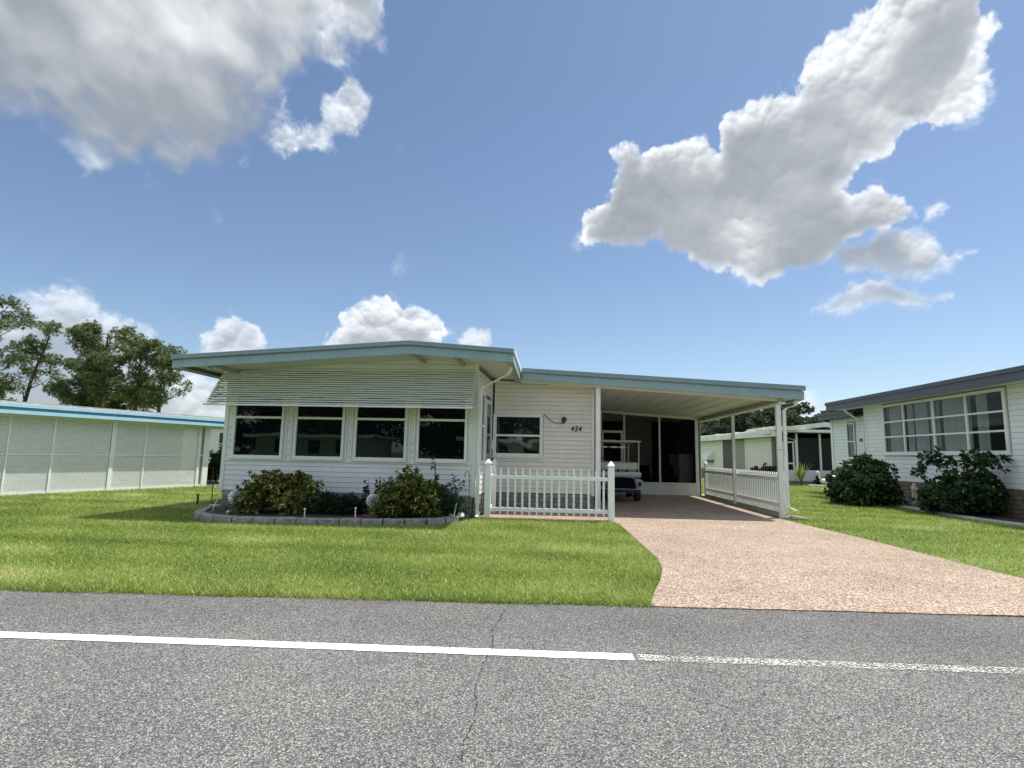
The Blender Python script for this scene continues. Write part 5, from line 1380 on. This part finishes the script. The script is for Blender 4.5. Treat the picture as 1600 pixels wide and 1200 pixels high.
MB().tube([(13.12, 27.9, .30), (13.02, 27.9, .45), (13.02, 27.9, .62), (12.95, 27.9, .68), (12.88, 27.9, .66)], [.06, .045, .04, .05, .02], 8).build('neck', WPLAST, DK, smooth=True)
G3 = thing('garden_edging', 'white edging stones in the grass before the far screened porch', 'edging', (13.3, 27.2, 0))
for k in range(12): block_between((12.1 + k * .25, 27.0 + k * .03), (12.33 + k * .25, 27.03 + k * .03), .12, -.02, .10, .01).build('stone', WPEB, G3)

# hedge by the gap on the left
HG = shrub('hedge_bush', 'leafy yellow green hedge bush in the gap between lattice wall and home', 'shrub', (-11.9, 19.6, 0))
foliage('foliage', HEDGE, HG, ragged(-11.9, 19.6, 1.0, .6, 1.22, 60, 41, .1, (.2, .32)), 1300, 7, .13, .055, 1.0, .3, .02, 1.1); stems(HG, 8, .7, .4, 1)

# ================================================================== TREES
def limb_tree(name, label, cat, base, top, r0, limbs, foliage_mat, tuft, group=None, bark=BARK, bend=0, seed=0, spreadn=1.0):
    """trunk base->top; limbs: (height fraction, azimuth, length, rise, number of clumps, clump size)"""
    r = random.Random(seed); t_ = thing(name, label, cat, (base[0], base[1], 0), group)
    b = Vector((base[0], base[1], 0)); tp = Vector(top); pts = []; rad = []
    for i in range(9):
        t = i / 8; p = b.lerp(tp, t); p.x += bend * math.sin(t * math.pi) + r.uniform(-.08, .08) * t; p.y += r.uniform(-.05, .05)
        pts.append(p); rad.append(r0 * (1 - .78 * t))
    def at(f):
        f = max(0, min(.9999, f)) * 8; i = int(f); return pts[i].lerp(pts[i + 1], f - i)
    MB().tube(pts, rad, 8).build('trunk', bark, t_)
    lm_ = MB(); clumps = []
    for (f, az, ln, rise, nc, cs) in limbs:
        p = at(f); q = [p]; d = Vector((math.cos(az), math.sin(az), rise)).normalized()
        for i in range(4):
            d = (d + Vector((r.uniform(-.2, .2), r.uniform(-.2, .2), r.uniform(-.05, .22)))).normalized(); q.append(q[-1] + d * ln / 4)
        rr = r0 * (1 - .78 * f) * .42
        lm_.tube(q, [rr, rr * .8, rr * .6, rr * .4, rr * .2], 5)
        for i in range(nc):
            j = r.choice([2, 3, 3, 4, 4]); o = q[j]
            dd = Vector((r.uniform(-1, 1), r.uniform(-1, 1), r.uniform(-.2, .8))) * cs * 1.25 * spreadn
            tip = o + dd; lm_.tube([o, tip], [rr * .28, rr * .1], 4)
            s = cs * r.uniform(.7, 1.15); clumps.append((tip.x, tip.y, tip.z, s, s, s * .62))
    lm_.build('limb', bark, t_)
    per, n, l_, w_ = tuft
    foliage('crown', foliage_mat, t_, clumps, per * len(clumps), n, l_, w_, 1.1, .25, .3, 1.0, .5)
    return t_
def pine_limbs(seed, n, lo, hi, lmax, ltop, nc=4, cs=.62, side=None):
    r = random.Random(seed); out = []
    for i in range(n):
        f = lo + (hi - lo) * (i + r.random() * .7) / n; t = (f - lo) / (hi - lo)
        ln = (lmax * (1 - .35 * abs(t - .45)) * (1 - t ** 3) + ltop * t ** 2) * r.uniform(.7, 1.1)
        az = r.uniform(0, 6.28) if side is None else side + r.uniform(-1.1, 1.1)
        out.append((f, az, ln, r.uniform(.05, .45) + t * .4, nc, cs * r.uniform(.8, 1.15)))
    return out
PT = (15, 10, .26, .05)
pg = 'tall pines beyond the lattice carport'
limb_tree('pine_tree', 'broad tall pine at the left edge, tallest of the group', 'tree', (-50.5, 45), (-49.8, 45, 13.1), .30, pine_limbs(1, 30, .25, .99, 4.3, 2.2, 7, .60), PINEL, PT, pg, seed=1)
limb_tree('pine_tree', 'thin pine with bare leaning trunk and sparse crown', 'tree', (-46.6, 45), (-44.4, 45, 10.9), .24, pine_limbs(2, 9, .72, .99, 1.5, .9, 4, .50) + pine_limbs(22, 5, .42, .68, 2.6, 2, 2, .38, 0.0), PINEL, PT, pg, bend=-.3, seed=2)
limb_tree('pine_tree', 'tall straight pine with domed crown in the middle of the group', 'tree', (-38.9, 45), (-38.9, 45, 11.0), .27, pine_limbs(3, 30, .42, .99, 3.3, 1.9, 6, .46), PINEL, PT, pg, seed=3)
limb_tree('pine_tree', 'dense pine with a rounded crown left of the domed pine', 'tree', (-41.6, 46), (-41.4, 46, 8.9), .24, pine_limbs(4, 24, .40, .99, 2.5, 1.5, 6, .46), PINEL, PT, pg, seed=4)
limb_tree('pine_tree', 'slim pine right of the domed pine, with trunk showing below its crown', 'tree', (-35.7, 45), (-35.6, 45, 9.9), .22, pine_limbs(5, 22, .48, .99, 2.2, 1.4, 5, .44), PINEL, PT, pg, seed=5)
limb_tree('pine_tree', 'rightmost pine of the group, with a long bough reaching right', 'tree', (-33.4, 45), (-33.6, 45, 9.4), .22, pine_limbs(6, 18, .45, .99, 1.8, 1.0, 4, .52) + pine_limbs(66, 5, .50, .62, 2.9, 2.6, 3, .42, 0.0), PINEL, PT, pg, seed=6)
limb_tree('pine_tree', 'small far pine low between the rounded and the leaning pine', 'tree', (-44.5, 52), (-44.4, 52, 7.6), .2, pine_limbs(7, 18, .40, .99, 2.4, 1.4, 5, .6), PINEL, PT, pg, seed=7)
def low_tree(x, y, h, w, label, seed):
    r = random.Random(seed); limbs = [(r.uniform(.15, .95), r.uniform(0, 6.28), w * r.uniform(.4, 1.0), r.uniform(0, .3), 5, .55) for _ in range(18)]
    limb_tree('pine_sapling', label, 'tree', (x, y), (x, y, h), .12, limbs, PINEL, (22, 10, .26, .06), None, seed=seed)
low_tree(-40.2, 48, 6.0, 1.8, 'bushy young pine below the rounded pine, over the lattice carport roof', 81)
low_tree(-37.2, 48, 5.7, 1.8, 'bushy young pine low between the domed and the slim pine', 82)
low_tree(-43.2, 49, 5.6, 1.5, 'small bushy young pine right of the leaning pine, low on the roofline', 83)
low_tree(-53.5, 48, 8.0, 2.4, 'bushy young pine low under the tallest pine at the left edge', 84)
def oak(x, y, h, w, label, seed, group, m=OAKL, lo=.25):
    r = random.Random(seed); limbs = [(r.uniform(lo, .9), r.uniform(0, 6.28), w * r.uniform(.5, 1.0), r.uniform(.0, .25), 6, w * .22) for _ in range(24)]
    limb_tree('oak_tree', label, 'tree', (x, y), (x, y, h * .70), .38, limbs, m, (105, 5, .28, .17), group, seed=seed)
og = 'dark oaks behind the far home'
oak(15.0, 50, 5.6, 3.6, 'dark oak showing at the left between carport posts', 11, og)
oak(19.5, 52, 6.6, 4.0, 'tall dark oak showing between the carport posts', 12, og)
oak(24.0, 51, 6.6, 3.6, 'tall dark oak just right of the carport corner', 13, og)
oak(28.4, 50, 5.7, 3.4, 'lower dark oak just left of the right home', 14, og)
oak(22.0, 60, 6.8, 4.5, 'dark oak farther back behind the carport corner', 15, og)
oak(12.0, 60, 6.0, 4.5, 'dark oak farthest left behind the carport', 16, og)
oak(35.5, 46, 7.4, 2.6, 'oak whose tips show over the slate roof of the right home', 17, og)
oak(30.5, 62, 6.6, 4.0, 'large oak farther back left of the right home', 18, og)
oak(17.3, 44, 4.3, 1.4, 'small yellow green tree behind the far roof, between carport posts', 19, og, HEDGE)

oak(-20, -36, 15, 7.0, 'oak behind the street, seen only mirrored in the left windows', 71, 'oaks across the street', OAKL, .04)
oak(-9, -35, 16, 7.0, 'oak across the street between the two homes, seen mirrored', 72, 'oaks across the street', OAKL, .04)
oak(3, -36, 15, 7.0, 'oak across the street behind the right hand home, seen mirrored', 73, 'oaks across the street', OAKL, .04)
oak(-33, -34, 15, 7.0, 'oak across the street farthest left, seen only mirrored', 74, 'oaks across the street', OAKL, .04)

# ================================================================== GRASS
def blades(name, n, sampler, ln, wd, label=None, two=False, lean=(.45, 1.05)):
    x, y, sc = sampler(n); m = len(x)
    a = rng.uniform(0, 2 * math.pi, m); b = rng.uniform(0, 2 * math.pi, m)
    patch = np.sin(x * 1.3 + 1.7 * np.sin(y * .9)) * np.cos(y * 1.7 + np.sin(x * .8)) * .5 + np.sin(x * .37 + y * .9) * .3 + np.sin(x * 4.1 + y * 3.3) * .2
    dry = .22 * np.clip(np.sin(x * 1.9 + 2.3 * np.sin(y * .45)) * np.sin(y * 2.4 + x * .35 + 1.1) - .35, 0, 1) + .07 * np.sin(y * 5.2 + .3 * np.sin(x * .8))
    l = ln * rng.uniform(.55, 1.2, m) * (1 + .15 * patch) * np.minimum(sc, 1.6); w = wd * rng.uniform(.7, 1.3, m) * sc
    le = rng.uniform(lean[0], lean[1], m); hx = np.cos(a) * l * le; hy = np.sin(a) * l * le; hz = l * np.sqrt(np.maximum(0.05, 1 - le * le * .9))
    wx = np.cos(b) * w * .5; wy = np.sin(b) * w * .5; z0 = -.02
    sh = np.clip(rng.random(m) ** 1.2 * .80 + .06 + patch * .20 + dry, 0, 1); dead = rng.random(m) < .035; sh = np.where(dead, 1.0, sh)
    if two:
        V = np.stack([np.stack([x - wx, y - wy, np.full(m, z0)], 1), np.stack([x + wx, y + wy, np.full(m, z0)], 1),
                      np.stack([x + wx * .8 + hx * .4, y + wy * .8 + hy * .4, z0 + hz * .65], 1), np.stack([x - wx * .8 + hx * .4, y - wy * .8 + hy * .4, z0 + hz * .65], 1),
                      np.stack([x + hx, y + hy, z0 + hz], 1)], 1).reshape(-1, 3)
        i = np.arange(m) * 5
        F = np.concatenate([np.stack([i, i + 1, i + 2], 1), np.stack([i, i + 2, i + 3], 1), np.stack([i + 3, i + 2, i + 4], 1)], 0); sh = np.tile(sh, 3)
    else:
        V = np.stack([np.stack([x - wx, y - wy, np.full(m, z0)], 1), np.stack([x + wx, y + wy, np.full(m, z0)], 1), np.stack([x + hx, y + hy, z0 + hz], 1)], 1).reshape(-1, 3)
        F = np.arange(m * 3).reshape(m, 3)
    me = raw_mesh(name, V, F, GRASS, sh)
    o = bpy.data.objects.new(name, me); COL.objects.link(o); tag(o, label, 'grass', None, 'stuff'); return o
bxs = [p[0] for p in path]; bys = [p[1] for p in path]
dvy = [4.6, 4.76, 5.2, 5.7, 6.3, 6.9, 8.4, 10.2, 10.5, 10.62]; dvx = [.86, .82, .95, 1.10, 1.24, 1.30, 1.29, 1.27, 1.2, 1.14]
def in_main(x, y):
    ok = y > road_y(x) - .015
    ok &= (x < np.interp(y, dvy, dvx)) | (y > 10.62)
    top = np.where(x < -6.5, 40.0, np.where(x < -1.45, np.interp(x, bxs, bys) - .09, 10.62))
    ok &= y < top
    ok &= ~((x > -6.56) & (y > 10.62))
    wallx = LX + (y - LY) * .36
    ok &= x > np.where(y > 4, wallx + .02, -99)
    return ok
def samp_main(y0, y1, pw, xr):
    def f(n):
        k = 0; X = []; Y = []
        while k < n:
            u = rng.random(n)
            y = (y0 ** (1 - pw) + u * (y1 ** (1 - pw) - y0 ** (1 - pw))) ** (1 / (1 - pw)) if pw != 1 else y0 * (y1 / y0) ** u
            hw = y * 1.12 + 3.6
            x = rng.uniform(-1, 1, n) * hw; x = x if xr is None else x
            ok = in_main(x, y) & (x > -y * 1.15 - 4.0); X.append(x[ok]); Y.append(y[ok]); k += int(ok.sum())
        x = np.concatenate(X)[:n]; y = np.concatenate(Y)[:n]
        return x, y, np.maximum(1, (y / 7.0) ** .8)
    return f
blades('grass', 270000, samp_main(4.3, 7.2, 1, None), .046, .0046, 'mown green lawn grass in front of the home, along the road', True)
blades('grass', 300000, samp_main(6.9, 12.0, .6, None), .048, .0060, 'mown green lawn grass between road verge and flower bed')
blades('grass', 60000, samp_main(11.5, 26.0, .6, None), .048, .0065, 'mown green lawn grass beside the lattice carport')
# shaggy overhang along the road and the drive
def samp_edge(n):
    m = int(n * .8); x = rng.uniform(-9.5, .85, m); y = road_y(x) + np.abs(rng.normal(0, .12, m)) + .012 * np.sin(x * 5) - .01
    yy = rng.uniform(4.75, 10.5, n - m); xx = np.interp(yy, dvy, dvx) - np.abs(rng.normal(0, .02, n - m))
    return np.concatenate([x, xx]), np.concatenate([y, yy]), np.concatenate([np.ones(m), np.full(n - m, .55)])
blades('grass', 30000, samp_edge, .090, .0050, 'longer grass blades hanging over the edge of road and driveway', True, (.5, 1.1))
def samp_right(n):
    k = 0; X = []; Y = []; rx = [p[0] for p in rbp][::-1]; ry = [p[1] for p in rbp][::-1]
    while k < n:
        u = rng.random(n); y = 4.6 * (34 / 4.6) ** u; x = rng.uniform(4.6, 15, n)
        edge = np.interp(y, [4.6, 5.0, 5.35, 5.9, 6.6, 9, 11.4, 12.3, 12.31, 34], [6.5, 5.9, 5.45, 5.12, 5.0, 4.94, 4.78, 4.76, 5.10, 5.10])
        ok = (x > edge) & (y > road_y(x)) & (((y < 19.7) & (x < np.interp(y, ry, rx) - .07)) | ((y >= 19.7) & (y < 23.2) & (x < 11.3)) | ((y >= 23.2) & (y < 29.6) & (x < 15)) | ((y >= 29.6) & (x < 11.2)))
        ok &= x < y * 1.05 + 2.5
        X.append(x[ok]); Y.append(y[ok]); k += int(ok.sum())
    x = np.concatenate(X)[:n]; y = np.concatenate(Y)[:n]
    return x, y, np.maximum(1, (y / 7.0) ** .8)
blades('grass', 215000, samp_right, .046, .0060, 'mown bright green lawn grass right of the driveway')
